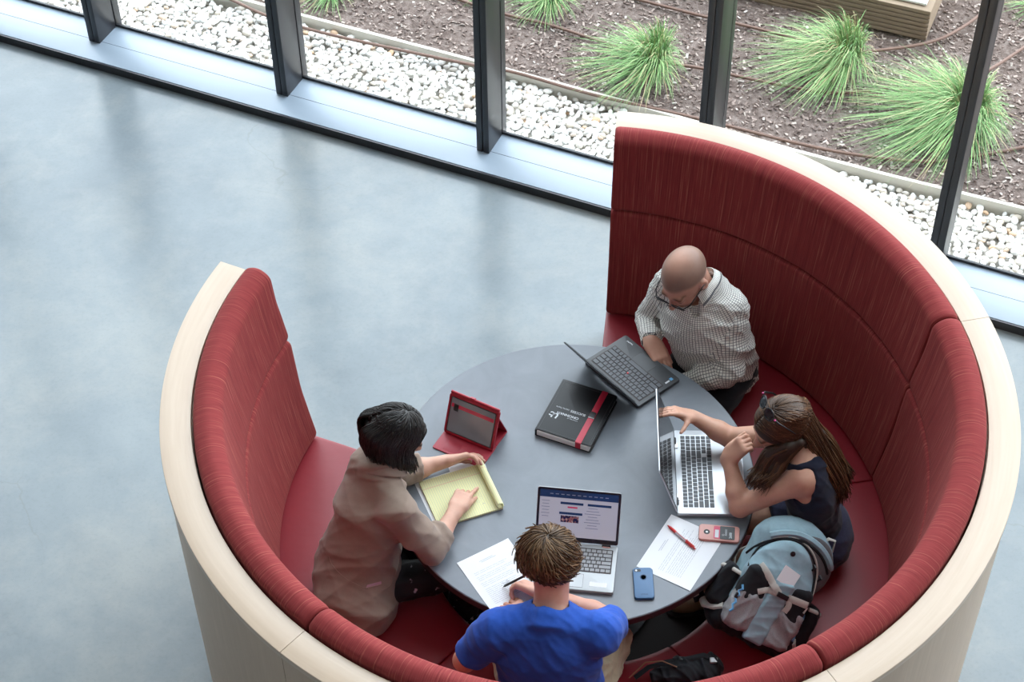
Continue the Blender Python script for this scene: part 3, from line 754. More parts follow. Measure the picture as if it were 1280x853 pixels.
def strands(name, m, parent, roots, step, nstep, flow, coll, r=.0022, seed=3, sides=4, jitter=.12, flatten=.8):
    """roots: list of (point, first direction). flow(p, d, i, rnd) gives the next heading; coll: list of (centre, R, radii)"""
    rnd = random.Random(seed); b = MB()
    C = [(Vector(c), R, Vector(rad)) for (c, R, rad) in coll]
    for (p, d, ns, rs) in roots:
        p = Vector(p); d = Vector(d).normalized(); pts = [p.copy()]; off = rnd.random(); jt = Vector((rnd.gauss(0, jitter), rnd.gauss(0, jitter), rnd.gauss(0, jitter)))
        for i in range(ns):
            d = (flow(p, d, i/max(ns, 1), rnd)+jt*.25).normalized(); p = p+d*step
            for (c, R, rad) in C:
                q = R.transposed()@(p-c); e = Vector((q.x/rad.x, q.y/rad.y, q.z/rad.z)); ln = e.length; lim = 1.0+.05*off
                if ln < lim and ln > 1e-5:
                    q = q*(lim/ln); p = c+R@q
            pts.append(p.copy())
        n = len(pts); rr = [rs*r*(.75+.5*math.sin(PI*min(1, (k+.8)/(n*.75))) if k < n*.7 else 1.1*(1-(k-n*.7)/(n*.32))+.12) for k in range(n)]
        b.tube(pts, rr, sides, flat=flatten, cap=True)
    return build(name, b, m, parent, angle=0, world=True)
def scalp_roots(c, R, rad, n, seed, maxpol=95, filt=None, hv=None):
    rnd = random.Random(seed); out = []
    while len(out) < n:
        z = 1-rnd.random()*(1-math.cos(math.radians(maxpol))); a = rnd.uniform(-PI, PI); s_ = math.sqrt(max(0, 1-z*z))
        l = Vector((s_*math.sin(a), s_*math.cos(a), z))
        if filt and not filt(l): continue
        out.append((l, Vector(c)+R@Vector((l.x*rad[0], l.y*rad[1], l.z*rad[2]))))
    return out
def torso(F, J, grow=0., k=.03, waist=.115, chest=.145, depth=.68, neck=True, hipw=.150):
    """pelvis, belly, rib cage, shoulders, neck"""
    w = (Vector(J['shL'])-Vector(J['shR'])).normalized(); pc = (Vector(J['hipL'])+Vector(J['hipR']))/2; ch = Vector(J['chest']); wa = pc.lerp(ch, .42)+Vector(J.get('waistoff', (0, 0, 0)))
    F.flat(pc+Vector((0, 0, -.01)), wa, w, hipw+grow, waist+.012+grow, depth+.04, k); F.flat(wa, ch, w, waist+grow, chest+grow, depth, k)
    nb = Vector(J['neck']); up_ = (nb-ch).normalized()
    F.flat(ch, ch+up_*.06, w, chest+grow, chest*.86+grow, depth*.98, k)
    for s in 'LR': F.cap(nb-up_*.035, J['sh'+s], .060+grow, .055+grow, .045)

MC = {}
def person(label, loc): return thing('person', label, 'person', (loc[0], loc[1], 0))

def toned(name):
    m = mat(name, (.5, .3, .2), .46, .38, sss=.12)
    a = N(m, 'Attribute'); a.attribute_name = 'tone'; v = coords(m)
    setcol(m, mixc(m, 1., a.outputs['Color'], ramp(m, noise(m, v, 16, 4, .6), [(.3, (1.06, 1.02, 1.0)), (.7, (.92, .84, .80))]), 'MULTIPLY'))
    bump(m, noise(m, v, 110, 4, .7), .10, .002); return m
M['skin'] = toned('skin')
def body(F, parent, tonefn):
    o = fbuild('body', F, 'skin', parent); me = o.data; n = len(me.vertices); co = np.empty(n*3, dtype=np.float32); me.vertices.foreach_get('co', co); co = co.reshape(-1, 3)+np.array(parent.location)
    c = tonefn(co); at = me.color_attributes.new('tone', 'FLOAT_COLOR', 'POINT'); at.data.foreach_set('color', np.concatenate([c, np.ones((n, 1))], 1).astype(np.float32).ravel()); return o
def headtone(c, R, s, skin, scalp=None, beard=None, brow=(.12, .06, .03), lip=(.45, .17, .14)):
    Rn = np.array(R); cc = np.array(c); skin = np.array(skin)
    def st(a, b, x): t = np.clip((x-a)/(b-a), 0, 1); return t*t*(3-2*t)
    def fn(co):
        q = (co-cc)@Rn/s; x, y, z = q[:, 0], q[:, 1], q[:, 2]; out = np.tile(skin, (len(co), 1)).astype(float)
        near = (np.abs(x) < .1) & (np.abs(y) < .13) & (np.abs(z) < .13)
        def blend(w, col): nonlocal out; w = (w*near)[:, None]; out = out*(1-w)+np.array(col)*w
        if scalp is not None:
            hl = .052-.55*np.clip(.055-y, 0, .2)+.10*np.clip(np.abs(x)-.03, 0, .1)
            w = st(-.012, .012, z-hl); wb = np.exp(-((x/.050)**2+((y+.02)/.058)**2)**1.3)*st(.04, .07, z)
            blend(w*(1-.80*wb), scalp)
        if beard is not None:
            w = st(-.030, -.045, z)*st(.0, .015, y+.01)*(z > -.125); w = np.maximum(w, st(.052, .066, np.abs(x))*st(0., -.03, z)*st(.0, .015, y)*st(.06, .045, y)); blend(w*.85, beard)
        blend(np.exp(-((np.abs(x)-.031)/.020)**4-((z-.020)/.0055)**2)*(y > .06), brow)
        blend(np.exp(-(x/.021)**4-((z+.061)/.009)**2)*(y > .07)*.8, lip)
        blend(np.exp(-((np.abs(x)-.031)/.010)**4-((z+.004)/.006)**4)*(y > .07)*.8, (.05, .03, .025))
        return out
    return fn
def limb_uv(o, parent, bones):
    """cloth coordinates running along and around each limb"""
    me = o.data; n = len(me.vertices); co = np.empty(n*3, dtype=np.float32); me.vertices.foreach_get('co', co); co = co.reshape(-1, 3)+np.array(parent.location)
    nf = len(me.polygons); li = np.empty(nf*4, dtype=np.int32); me.loops.foreach_get('vertex_index', li); li = li.reshape(-1, 4); fc = co[li].mean(1)
    best = np.full(nf, 1e9); ix = np.zeros(nf, int)
    for i, (a, b, r, w) in enumerate(bones):
        a = np.array(a); b = np.array(b); ba = b-a; t = np.clip((fc-a)@ba/(ba@ba), 0, 1); d = np.linalg.norm(fc-a-t[:, None]*ba, axis=1)-r; m = d < best; best[m] = d[m]; ix[m] = i
    uv = np.zeros((nf, 4, 2))
    for i, (a, b, r, w) in enumerate(bones):
        m = ix == i
        if not m.any(): continue
        a = np.array(a); u, w_, v_ = basis(np.array(b)-a, w); q = co[li[m]]-a; ang = np.arctan2(q@v_, q@w_); fq = fc[m]-a; fa = np.arctan2(fq@v_, fq@w_)[:, None]
        ang = fa+(ang-fa+PI) % (2*PI)-PI; uv[m, :, 0] = ang*r; uv[m, :, 1] = q@u-(np.sqrt((q@v_)**2+(q@w_)**2)*.9 if i == 0 else 0)
    l = me.uv_layers.new(name='UVMap'); l.data.foreach_set('uv', uv.astype(np.float32).ravel())
def cloth(name, col, rough=.85, var=.12, sc=60, sheen=.15, b=.15):
    m = mat(name, col, rough, .2, sheen=sheen); v = coords(m); d = tuple(c*(1-var) for c in col); e = tuple(c*(1+var) for c in col)
    setcol(m, ramp(m, noise(m, v, sc, 4, .7), [(.3, d), (.7, e)])); bump(m, noise(m, v, 220, 3, .6), b, .001); return m
def checks():
    m = mat('checked_shirt', (.66, .64, .60), .85, .2); v = coords(m, 'UV')
    sx_ = N(m, 'SeparateXYZ'); L(m, v, sx_.inputs[0]); outs = []
    for ax, per in (('X', .0112), ('Y', .0112)):
        d = N(m, 'Math', operation='DIVIDE'); L(m, sx_.outputs[ax], d.inputs[0]); d.inputs[1].default_value = per
        fr = N(m, 'Math', operation='FRACT'); L(m, d.outputs[0], fr.inputs[0]); lt = N(m, 'Math', operation='LESS_THAN'); L(m, fr.outputs[0], lt.inputs[0]); lt.inputs[1].default_value = .20; outs.append(lt.outputs[0])
    mx = N(m, 'Math', operation='MAXIMUM'); L(m, outs[0], mx.inputs[0]); L(m, outs[1], mx.inputs[1])
    setcol(m, mixc(m, mx.outputs[0], (.80, .78, .73), (.14, .14, .15))); return m
M['checks'] = checks()
M['navytrouser'] = cloth('black_trousers', (.012, .012, .015))
M['shoe'] = mat('dark_leather_shoe', (.02, .015, .012), .4); M['sole'] = mat('rubber_sole', (.03, .03, .03), .8)

# --- man in a checked shirt
def man():
    f = Vector((-.60, -.80, 0)).normalized(); r = Vector((f.y, -f.x, 0))
    hc = P(898, 452, .565); t = person('bald bearded person in glasses and a grey checked shirt at the far side', hc)
    J = dict(hipL=hc-r*.085, hipR=hc+r*.085, kneeL=hc-r*.13+f*.42, kneeR=hc+r*.11+f*.42, chest=P(880, 402, .865), neck=P(878, 360, 1.045),
             shL=P(912, 387, .975), shR=P(839, 355, .985), elL=P(911, 464, .735), wrL=P(842, 484, .64), elR=P(812, 398, .70), wrR=P(814, 427, .775))
    J['kneeL'].z = J['kneeR'].z = .535
    J['ankL'] = J['kneeL']+f*.03-r*.02; J['ankR'] = J['kneeR']+f*.03; J['ankL'].z = J['ankR'].z = .09
    hd = P(856, 346, 1.135); R = frame((-.50, -.66, -.56), (-.10, 0, 1)); s = 1.09
    F = Field(.0038); g = head(F, hd, R, s)
    F.cap(J['neck']-Vector((0, 0, .03)), g(0, -.028, -.055), .060, .056, .03); torso(F, J, -.016); legs(F, J)
    for a in 'LR': F.chain([J['sh'+a], J['el'+a], J['wr'+a]], [.046, .038, .027], .02)
    hand(F, J['wrR'], P(826, 450, .748)-J['wrR'], (.1, -.3, -.9), 1, curls=[(.35, .4, .3), (.3, .4, .3), (.35, .45, .3), (.5, .5, .4)], thumb=(.35, .5, .25))
    hand(F, J['wrL'], f*.3+r*.95, (0, 0, -1), -1, curl=(.5, .5, .4))
    body(F, t, headtone(hd, R, s, (.60, .345, .26), scalp=(.25, .165, .13), beard=(.24, .095, .05)))
    G = Field(.0045); torso(G, J, .004, waist=.158, chest=.168, depth=.80, hipw=.165)
    for a in 'LR':
        sh, el, wr = J['sh'+a], J['el'+a], J['wr'+a]
        G.cap(sh, el, .067, .055, .04); G.cap(el, el.lerp(wr, .5), .055, .047, .02); G.cone(el, wr.lerp(el, .03), .054, .040, .02, rnd=.006); G.cone(wr.lerp(el, .28), wr.lerp(el, .0), .043, .041, .003, rnd=.004)
    nb = J['neck']; nd = (g(0, -.02, -.06)-nb).normalized(); G.cone(nb-nd*.045, nb+nd*.006, .083, .079, .02, rnd=.004); fq = (f-nd*f.dot(nd)).normalized(); G.cone(nb-nd*.02, nb+nd*.05, .066, .070, .004, op='s'); G.cap(nb-nd*.03+fq*.10, nb+nd*.04+fq*.075, .018, .034, .01, 's')
    G.disp(folds(.0075, 30, (0, .3, 1), 5))
    sh = fbuild('shirt', G, 'checks', t); pc = (J['hipL']+J['hipR'])/2
    limb_uv(sh, t, [(pc, J['neck'], .15, r), (J['shL'], J['elL'], .055, f), (J['elL'], J['wrL'], .045, f), (J['shR'], J['elR'], .055, f), (J['elR'], J['wrR'], .045, r)])
    # collar wing, pocket edge, buttons
    up3 = nd; cb = MB(); u_c, a_c, b_c = basis(np.array(nd), np.array(fq)); n = 40; vs = []
    for k in range(n+1):
        x = math.radians(28)+(2*PI-math.radians(56))*k/n; o_ = Vector(a_c)*math.cos(x)+Vector(b_c)*math.sin(x); e = min(k, n-k)/n; dr = .012+.030*max(0, 1-e*7)
        for (rr, hh) in ((.073, .0), (.075, .030), (.078, .033), (.082, .030), (.088+dr*.5, .006-dr*.6), (.086+dr*.5, .003-dr*.6)): vs.append(nb+o_*rr+nd*hh)
    fs = [[i*6+j, i*6+(j+1) % 6, (i+1)*6+(j+1) % 6, (i+1)*6+j] for i in range(n) for j in range(6)]+[[0, 1, 2, 3, 4, 5], [n*6+j for j in range(6)][::-1]]
    cb.add(vs, fs, 0, [[(.02*(q // 6), .012*(q % 6)) for q in fc] for fc in fs]); build('collar', cb, 'checks', sh, angle=60, world=True)
    trousers('trousers', J, 'navytrouser', t); shoes(J, 'shoe', 'sole', t, f)
    # glasses
    q = MB()
    for x in (-1, 1):
        pts = [g(x*.034+.0265*math.cos(a)*(1.0), .110-.8*(abs(x*.033+.0255*math.cos(a))**2), -.006+.0185*math.sin(a)) for a in np.linspace(0, 2*PI, 25)]
        q.tube(pts, .0019, 6, cap=False)
        pts = [g(x*.034+.0265*math.cos(a), .1165-.006*math.cos(a)**2-.8*(abs(x*.034+.0265*math.cos(a))**2), .002+.0165*math.sin(a)) for a in np.linspace(.15, PI-.15, 14)]; q.tube(pts, .0024, 6)
        q.tube([g(x*.059, .106, .002), g(x*.074, .085, .003), g(x*.080, .03, .002), g(x*.081, .0, .0), g(x*.080, -.014, -.016)], [.0024, .0026, .002, .002, .002], 6)
    q.tube([g(-.009, .1165, -.002), g(0, .119, 0), g(.009, .1165, -.002)], .002, 6)
    build('eyeglasses', q, 'black', t, world=True)
    return t
man()

# --- woman in a taupe blazer
M['blazer'] = cloth('taupe_blazer', (.29, .215, .172), .8, .06, 30); M['floral'] = mat('black_floral', (.01, .01, .011), .8)
_m = M['floral']; setcol(_m, ramp(_m, noise(_m, coords(_m), 26, 2, .5), [(.66, (.01, .01, .012)), (.70, (.45, .40, .45))]))
def woman():
    f = Vector((.95, .30, 0)).normalized(); r = Vector((f.y, -f.x, 0))
    hc = P(446, 716, .565); t = person('person with a short black bob in a taupe blazer, left of the table', hc)
    J = dict(hipL=hc-r*.085, hipR=hc+r*.085, kneeL=hc-r*.08+f*.40, kneeR=hc+r*.09+f*.40, chest=P(464, 636, .84), neck=P(476, 583, 1.02),
             shR=P(498, 640, .955), shL=P(462, 578, .975), elR=P(540, 688, .785), wrR=P(571, 636, .785), elL=P(508, 590, .79), wrL=P(557, 577, .795))
    J['kneeL'].z = J['kneeR'].z = .535; J['ankL'] = J['kneeL']-f*.03; J['ankR'] = J['kneeR']-f*.04; J['ankL'].z = J['ankR'].z = .09
    hd = P(494, 544, 1.12); R = frame((.80, .18, -.55), (0, 0, 1)); s = 1.03
    F = Field(.0038); g = head(F, hd, R, s)
    F.cap(J['neck']-Vector((0, 0, .03)), g(0, -.028, -.055), .050, .047, .03); torso(F, J, -.03); legs(F, J, .066)
    for a in 'LR': F.chain([J['sh'+a], J['el'+a]], [.040, .036], .02); F.cap(J['el'+a], J['el'+a].lerp(J['wr'+a], .35), .034, .037, .02); F.cap(J['el'+a].lerp(J['wr'+a], .35), J['wr'+a], .036, .0245, .02)
    fr_ = P(589, 598, .765)-J['wrR']; hand(F, J['wrR'], fr_, (-.05, .1, -1), -1, curls=[(.12, .12, .1), (.42, .5, .4), (.5, .55, .4), (.55, .6, .4)], spread=.16, thumb=(.35, .3, .2), s=.92)
    fl_ = P(596, 566, .80)-J['wrL']; hand(F, J['wrL'], fl_, (.12, -.75, -.62), 1, curls=[(.15, .3, .25), (.3, .35, .3), (.45, .5, .35), (.55, .55, .4)], spread=.14, thumb=(.30, .2, .3), s=.95)
    body(F, t, headtone(hd, R, s, (.60, .36, .275), brow=(.02, .015, .012)))
    G = Field(.0045); torso(G, J, -.002, waist=.152, chest=.150, depth=.76, hipw=.170)
    for a in 'LR':
        sh, el, wr = J['sh'+a], J['el'+a], J['wr'+a]
        G.cap(sh, el, .058, .053, .04); G.cap(el, el.lerp(wr, .12), .053, .048, .02); G.cone(el.lerp(wr, .0), el.lerp(wr, .34), .051, .050, .012, rnd=.006); G.cone(el.lerp(wr, .12), el.lerp(wr, .37), .055, .053, .004, rnd=.004)
    # long flared hem falling onto the seat
    pc = (J['hipL']+J['hipR'])/2; hb = P(450, 742, .50)
    G.flat(pc.lerp(J['chest'], .45), Vector((hb.x, hb.y, .53))-f*.012, r, .128, .200, .74, .05); G.cap(pc-r*.08-f*.07, pc+r*.08-f*.07, .06, .06, .06)
    G.half((0, 0, .474), (0, 0, -1), (pc.x-.5, pc.y-.5, .2), (pc.x+.5, pc.y+.5, .50), .004)
    nb = J['neck']; nd = (g(0, -.02, -.06)-nb).normalized(); G.cone(nb-nd*.04, nb+nd*.012, .075, .064, .015, rnd=.005); G.cone(nb-nd*.01, nb+nd*.06, .052, .050, .004, op='s')
    G.cap(nb-nd*.02+f*.02, J['chest']+f*.12+Vector((0, 0, -.02)), .035, .03, .015)
    G.disp(folds(.012, 13, (.1, .2, .9), 11)); G.disp(folds(.0030, 26, (.2, .9, .3), 12)); bz = fbuild('blazer', G, 'blazer', t)
    # turned collar lying on the shoulders
    u_c, a_c, b_c = basis(np.array(nd), np.array(f)); cb = MB(); n = 40; vs = []
    for k in range(n+1):
        x = math.radians(20)+(2*PI-math.radians(40))*k/n; o_ = Vector(a_c)*math.cos(x)+Vector(b_c)*math.sin(x); e = abs(k/n-.5)*2
        for (rr, hh) in ((.058, -.02), (.060, .018), (.064, .022), (.070, .018), (.080, -.010-.02*e), (.078, -.014-.02*e)): vs.append(nb+o_*rr+nd*hh+f*.02*e)
    fs = [[i*6+j, i*6+(j+1) % 6, (i+1)*6+(j+1) % 6, (i+1)*6+j] for i in range(n) for j in range(6)]+[[0, 1, 2, 3, 4, 5], [n*6+j for j in range(6)][::-1]]
    cb.add(vs, fs); build('collar', cb, 'blazer', bz, angle=60, world=True)
    # things laid on the cloth: seams and the pocket, found by looking along the sight of the back
    def on(px, py, lift=0., z0=.45, z1=1.2):
        zs = np.linspace(z1, z0, 700); pts = np.array([P(px, py, float(z)) for z in zs], dtype=np.float32); D = np.full(len(zs), .5, dtype=np.float32)
        for (lo_, hi_, fn, k, op) in G.ops:
            B = fn(pts[:, 0], pts[:, 1], pts[:, 2])
            if op == 'u': q = np.maximum(k-np.abs(D-B), 0)/max(k, 1e-6); D = np.minimum(D, B)-q*q*k*.25
            elif op == 'd': D = D+B
        i = int(np.argmax(D < .001)); q = Vector(pts[i]); return q+(CAM_C-q).normalized()*lift
    sm = MB()
    for line in ([(411, 696), (415, 706), (430, 722), (452, 734), (462, 737)], [(478, 738), (488, 732), (495, 716), (500, 694), (502, 678)]):
        sm.tube([on(x, y, .0005) for (x, y) in spline([Vector(q+(0,)).to_2d() for q in line], 14)], .0011, 6)
    build('seam', sm, 'blazer', bz, world=True)
    a_, b_ = on(457, 736, .002), on(477, 731, .002); M['lilac'] = mat('lilac_card', (.48, .30, .36), .6); a2, b2 = on(459, 731.5, .001), on(476.5, 727, .001)
    pk = MB(); pk.tube([a_, b_], .0032, 8); build('pocket_welt', pk, 'blazer', bz, world=True)
    pk = MB(); off = (CAM_C-a_).normalized(); pk.add([a_+off*.001, b_+off*.001, b2+off*.001, a2+off*.001, a_-off*.004, b_-off*.004, b2-off*.004, a2-off*.004], [[0, 1, 2, 3], [7, 6, 5, 4], [0, 4, 5, 1], [1, 5, 6, 2], [2, 6, 7, 3], [3, 7, 4, 0]]); build('pocket_lining', pk, 'lilac', bz, world=True, smooth=False)
    T = Field(.004); T.flat(pc, pc.lerp(J['chest'], .9), r, .125, .115, .62, .03); T.flat(pc+f*.07+Vector((0, 0, .0)), pc+f*.12, r, .10, .08, .6, .03); fbuild('blouse', T, 'floral', t)
    trousers('trousers', J, 'floral', t, .080, .055, seed=4, pelvis=(.14, .12, .10)); shoes(J, 'shoe', 'sole', t, f)
    # hair
    rad = (.083*s, .103*s, .090*s); hcn = g(0, -.014, .028)
    H = Field(.004); H.ell(hcn, rad, np.array(R), .02); H.ell(g(0, -.038, -.035), (.080*s, .058*s, .070*s), np.array(R), .03); H.ell(g(0, .085, -.03), (.07, .055, .075), np.array(R), .02, 's')
    M['hairblackmass'] = mat('black_hair_mass', (.008, .007, .007), .5); hb_ = fbuild('hair', H, 'hairblackmass', t)
    rn = random.Random(5); items = []
    def proj(p, k=1.03):
        q = R.transposed()@(p-hcn); e = Vector((q.x/rad[0], q.y/rad[1], q.z/rad[2])); return hcn+R@(q*(k/e.length))
    for (l, p) in scalp_roots(hcn, R, rad, 1900, 5, 100, lambda l: not (l.y > .6 and l.z < .35)):
        side = 1 if l.x > -.1 else -1; az = math.atan2(l.x if abs(l.x) > .05 else side*.05, l.y)+rn.gauss(0, .10)       # 0 = forward
        if abs(az) < .95: az = math.copysign(.95+.25*rn.random(), side)
        if abs(az) > 2.9: az = math.copysign(2.9, az)
        grow = 1.04+.07*rn.random()+.26*max(0, -math.cos(az)); e = hcn+R@Vector((rad[0]*math.sin(az)*grow, rad[1]*math.cos(az)*grow, -.015))
        mids = [proj(p.lerp(e, k_)+(R@Vector((0, 0, .025)))*math.sin(PI*k_), 1.02+.05*rn.random()) for k_ in (.25, .5, .75)]
        o2 = (R@Vector((math.sin(az), math.cos(az), 0))); o2.z = 0; ln = rn.uniform(.095, .135)*(1.0-.10*math.cos(az)); jj = Vector((rn.gauss(0, .004), rn.gauss(0, .004), 0))
        t1 = e+Vector((0, 0, -ln*.5))+o2*.004+jj; t2 = e+Vector((0, 0, -ln))-o2*.012+jj*2.2+f*.006
        items.append((spline([Vector(p)]+mids+[e, t1, t2], 18), rn.uniform(.7, 1.2)))
    V = Field(.004); 
    for az in np.linspace(1.15, 2*PI-1.15, 15): e = hcn+R@Vector((rad[0]*math.sin(az)*.93, rad[1]*math.cos(az)*.93, -.02)); V.cap(e, e+Vector((0, 0, -.075)), .016, .008, .02)
    fbuild('hair_mass', V, 'hairblackmass', hb_)
    follow('hair_lock', 'hair_black', hb_, items, .0024)
    return t, J, f, r
WOM = woman()

# --- boy in a blue T-shirt
M['bluetee'] = cloth('blue_tshirt', (.020, .085, .42), .85, .10, 45, .1); M['khaki'] = cloth('khaki_shorts', (.30, .245, .165), .85, .1, 40)
def boy():
    f = Vector((.06, 1, 0)).normalized(); r = Vector((f.y, -f.x, 0))
    hc = Vector((-.105, -.895, .565)); t = person('person with tousled brown hair in a blue T-shirt, seen from behind', hc)
    J = dict(hipL=hc-r*.09, hipR=hc+r*.09, kneeL=hc-r*.14+f*.40, kneeR=hc+r*.20+f*.36, chest=P(686, 818, .87), neck=P(687, 768, 1.035),
             shL=P(624, 786, .985), shR=P(748, 793, .985), elL=P(581, 826, .80), wrL=P(660, 775, .775), elR=P(768, 776, .785), wrR=P(676, 741, .79))
    J['kneeL'].z = J['kneeR'].z = .54; J['ankL'] = J['kneeL']-f*.02; J['ankR'] = J['kneeR']-f*.06; J['ankL'].z = J['ankR'].z = .09
    hd = P(686, 703, 1.125); R = frame((-.16, .78, -.50), (.02, 0, 1)); s = 1.04
    F = Field(.0038); g = head(F, hd, R, s)
    F.cap(J['neck']-Vector((0, 0, .05)), g(0, -.030, -.06), .062, .057, .035); torso(F, J, -.014); legs(F, J, .072)
    for a in 'LR': F.cap(J['sh'+a], J['el'+a], .047, .038, .02); F.cap(J['el'+a], J['el'+a].lerp(J['wr'+a], .3), .038, .039, .02); F.cap(J['el'+a].lerp(J['wr'+a], .3), J['wr'+a], .038, .027, .02)
    hand(F, J['wrR'], P(640, 726, .78)-J['wrR'], (-.25, -.55, -.8), -1, curls=[(.55, .75, .35), (.65, .85, .4), (.8, .9, .5), (.9, .9, .5)], spread=.05, thumb=(.25, .35, .55), s=.98)
    hand(F, J['wrL'], P(632, 748, .757)-J['wrL'], (.05, -.1, -1), 1, curls=[(.35, .5, .3), (.35, .5, .3), (.35, .5, .3), (.4, .5, .3)], spread=.16, thumb=(.8, .3, .15), s=.98)
    body(F, t, headtone(hd, R, s, (.60, .33, .25)))
    G = Field(.0045); torso(G, J, .006, waist=.162, chest=.168, depth=.70, hipw=.168)
    for a in 'LR':
        sh, el = J['sh'+a], J['el'+a]; G.cap(sh, sh.lerp(el, .25), .062, .060, .04); G.cone(sh.lerp(el, .05), sh.lerp(el, .80), .062, .061, .03, rnd=.005)
    nb = J['neck']; nd = (g(0, -.03, -.06)-nb).normalized(); G.cone(nb-nd*.05, nb+nd*.004, .085, .072, .03, rnd=.006); G.cone(nb-nd*.012, nb+nd*.06, .064, .060, .004, op='s')
    G.disp(folds(.006, 17, (.5, .2, 1), 8)); G.disp(folds(.003, 40, (1, .2, .5), 18)); sh_ = fbuild('tshirt', G, 'bluetee', t)
    u, a_, b_ = basis(np.array(nd), (1, 0, 0)); cr = nb-nd*.006
    ring = [cr+Vector(a_)*.0700*math.cos(x)+Vector(b_)*.0700*math.sin(x) for x in np.linspace(0, 2*PI, 41)]
    build('collar', MB().tube(ring, .0065, 8, cap=False, flat=.9), 'bluetee', sh_, world=True)
    trousers('shorts', J, 'khaki', t, .092, seed=9, pelvis=(.155, .125, .10), short=.95, fold=.008)
    M['sneaker'] = mat('grey_sneaker', (.2, .2, .22), .7); shoes(J, 'sneaker', 'sole', t, f)
    rad = (.079*s, .099*s, .088*s); hcn = g(0, -.016, .034)
    H = Field(.004); H.ell(hcn, rad, np.array(R), .02); H.ell(g(0, -.052, -.012), (.062*s, .036*s, .045*s), np.array(R), .03); H.ell(g(0, .085, -.035), (.08, .07, .075), np.array(R), .02, 's')
    hb_ = fbuild('hair', H, mat('brown_hair_mass', (.030, .015, .007), .6), t)
    roots = []; rn = random.Random(15); cw = Vector((-.05, -.42, .9)).normalized()
    for (l, p) in scalp_roots(hcn, R, rad, 4000, 15, 132, lambda l: not (l.y > .5 and l.z < .25) and not (l.z < -.3 and l.y > -.1)):
        o_ = (l-cw*l.dot(cw)); o_ = o_.normalized() if o_.length > .02 else Vector((rn.gauss(0, 1), rn.gauss(0, 1), 0)).normalized(); sw = cw.cross(o_)
        d = R@(o_+sw*.65+l*.16+Vector((rn.gauss(0, .16), rn.gauss(0, .16), rn.gauss(0, .10)))); roots.append((p, d, int(rn.uniform(7, 12)-(2 if l.z < .1 else 0)), rn.uniform(.8, 1.4)))
    def flow(p, d, i, rnd):
        q = R.transposed()@(p-hcn); n_ = (R@Vector((q.x, q.y, q.z))).normalized(); o_ = Vector((q.x, q.y, q.z)).normalized(); o_ = (o_-cw*o_.dot(cw)).normalized()
        a = d+(R@(o_+cw.cross(o_)*.35))*.16+Vector((0, 0, -.10)); return a-n_*(a.dot(n_)*.55+.10*i)
    strands('hair_lock', 'hair_brown', hb_, roots, .0075, 10, flow, [(hcn, R, rad)], .0021, 15, jitter=.24)
    return t, J
BOY = boy()

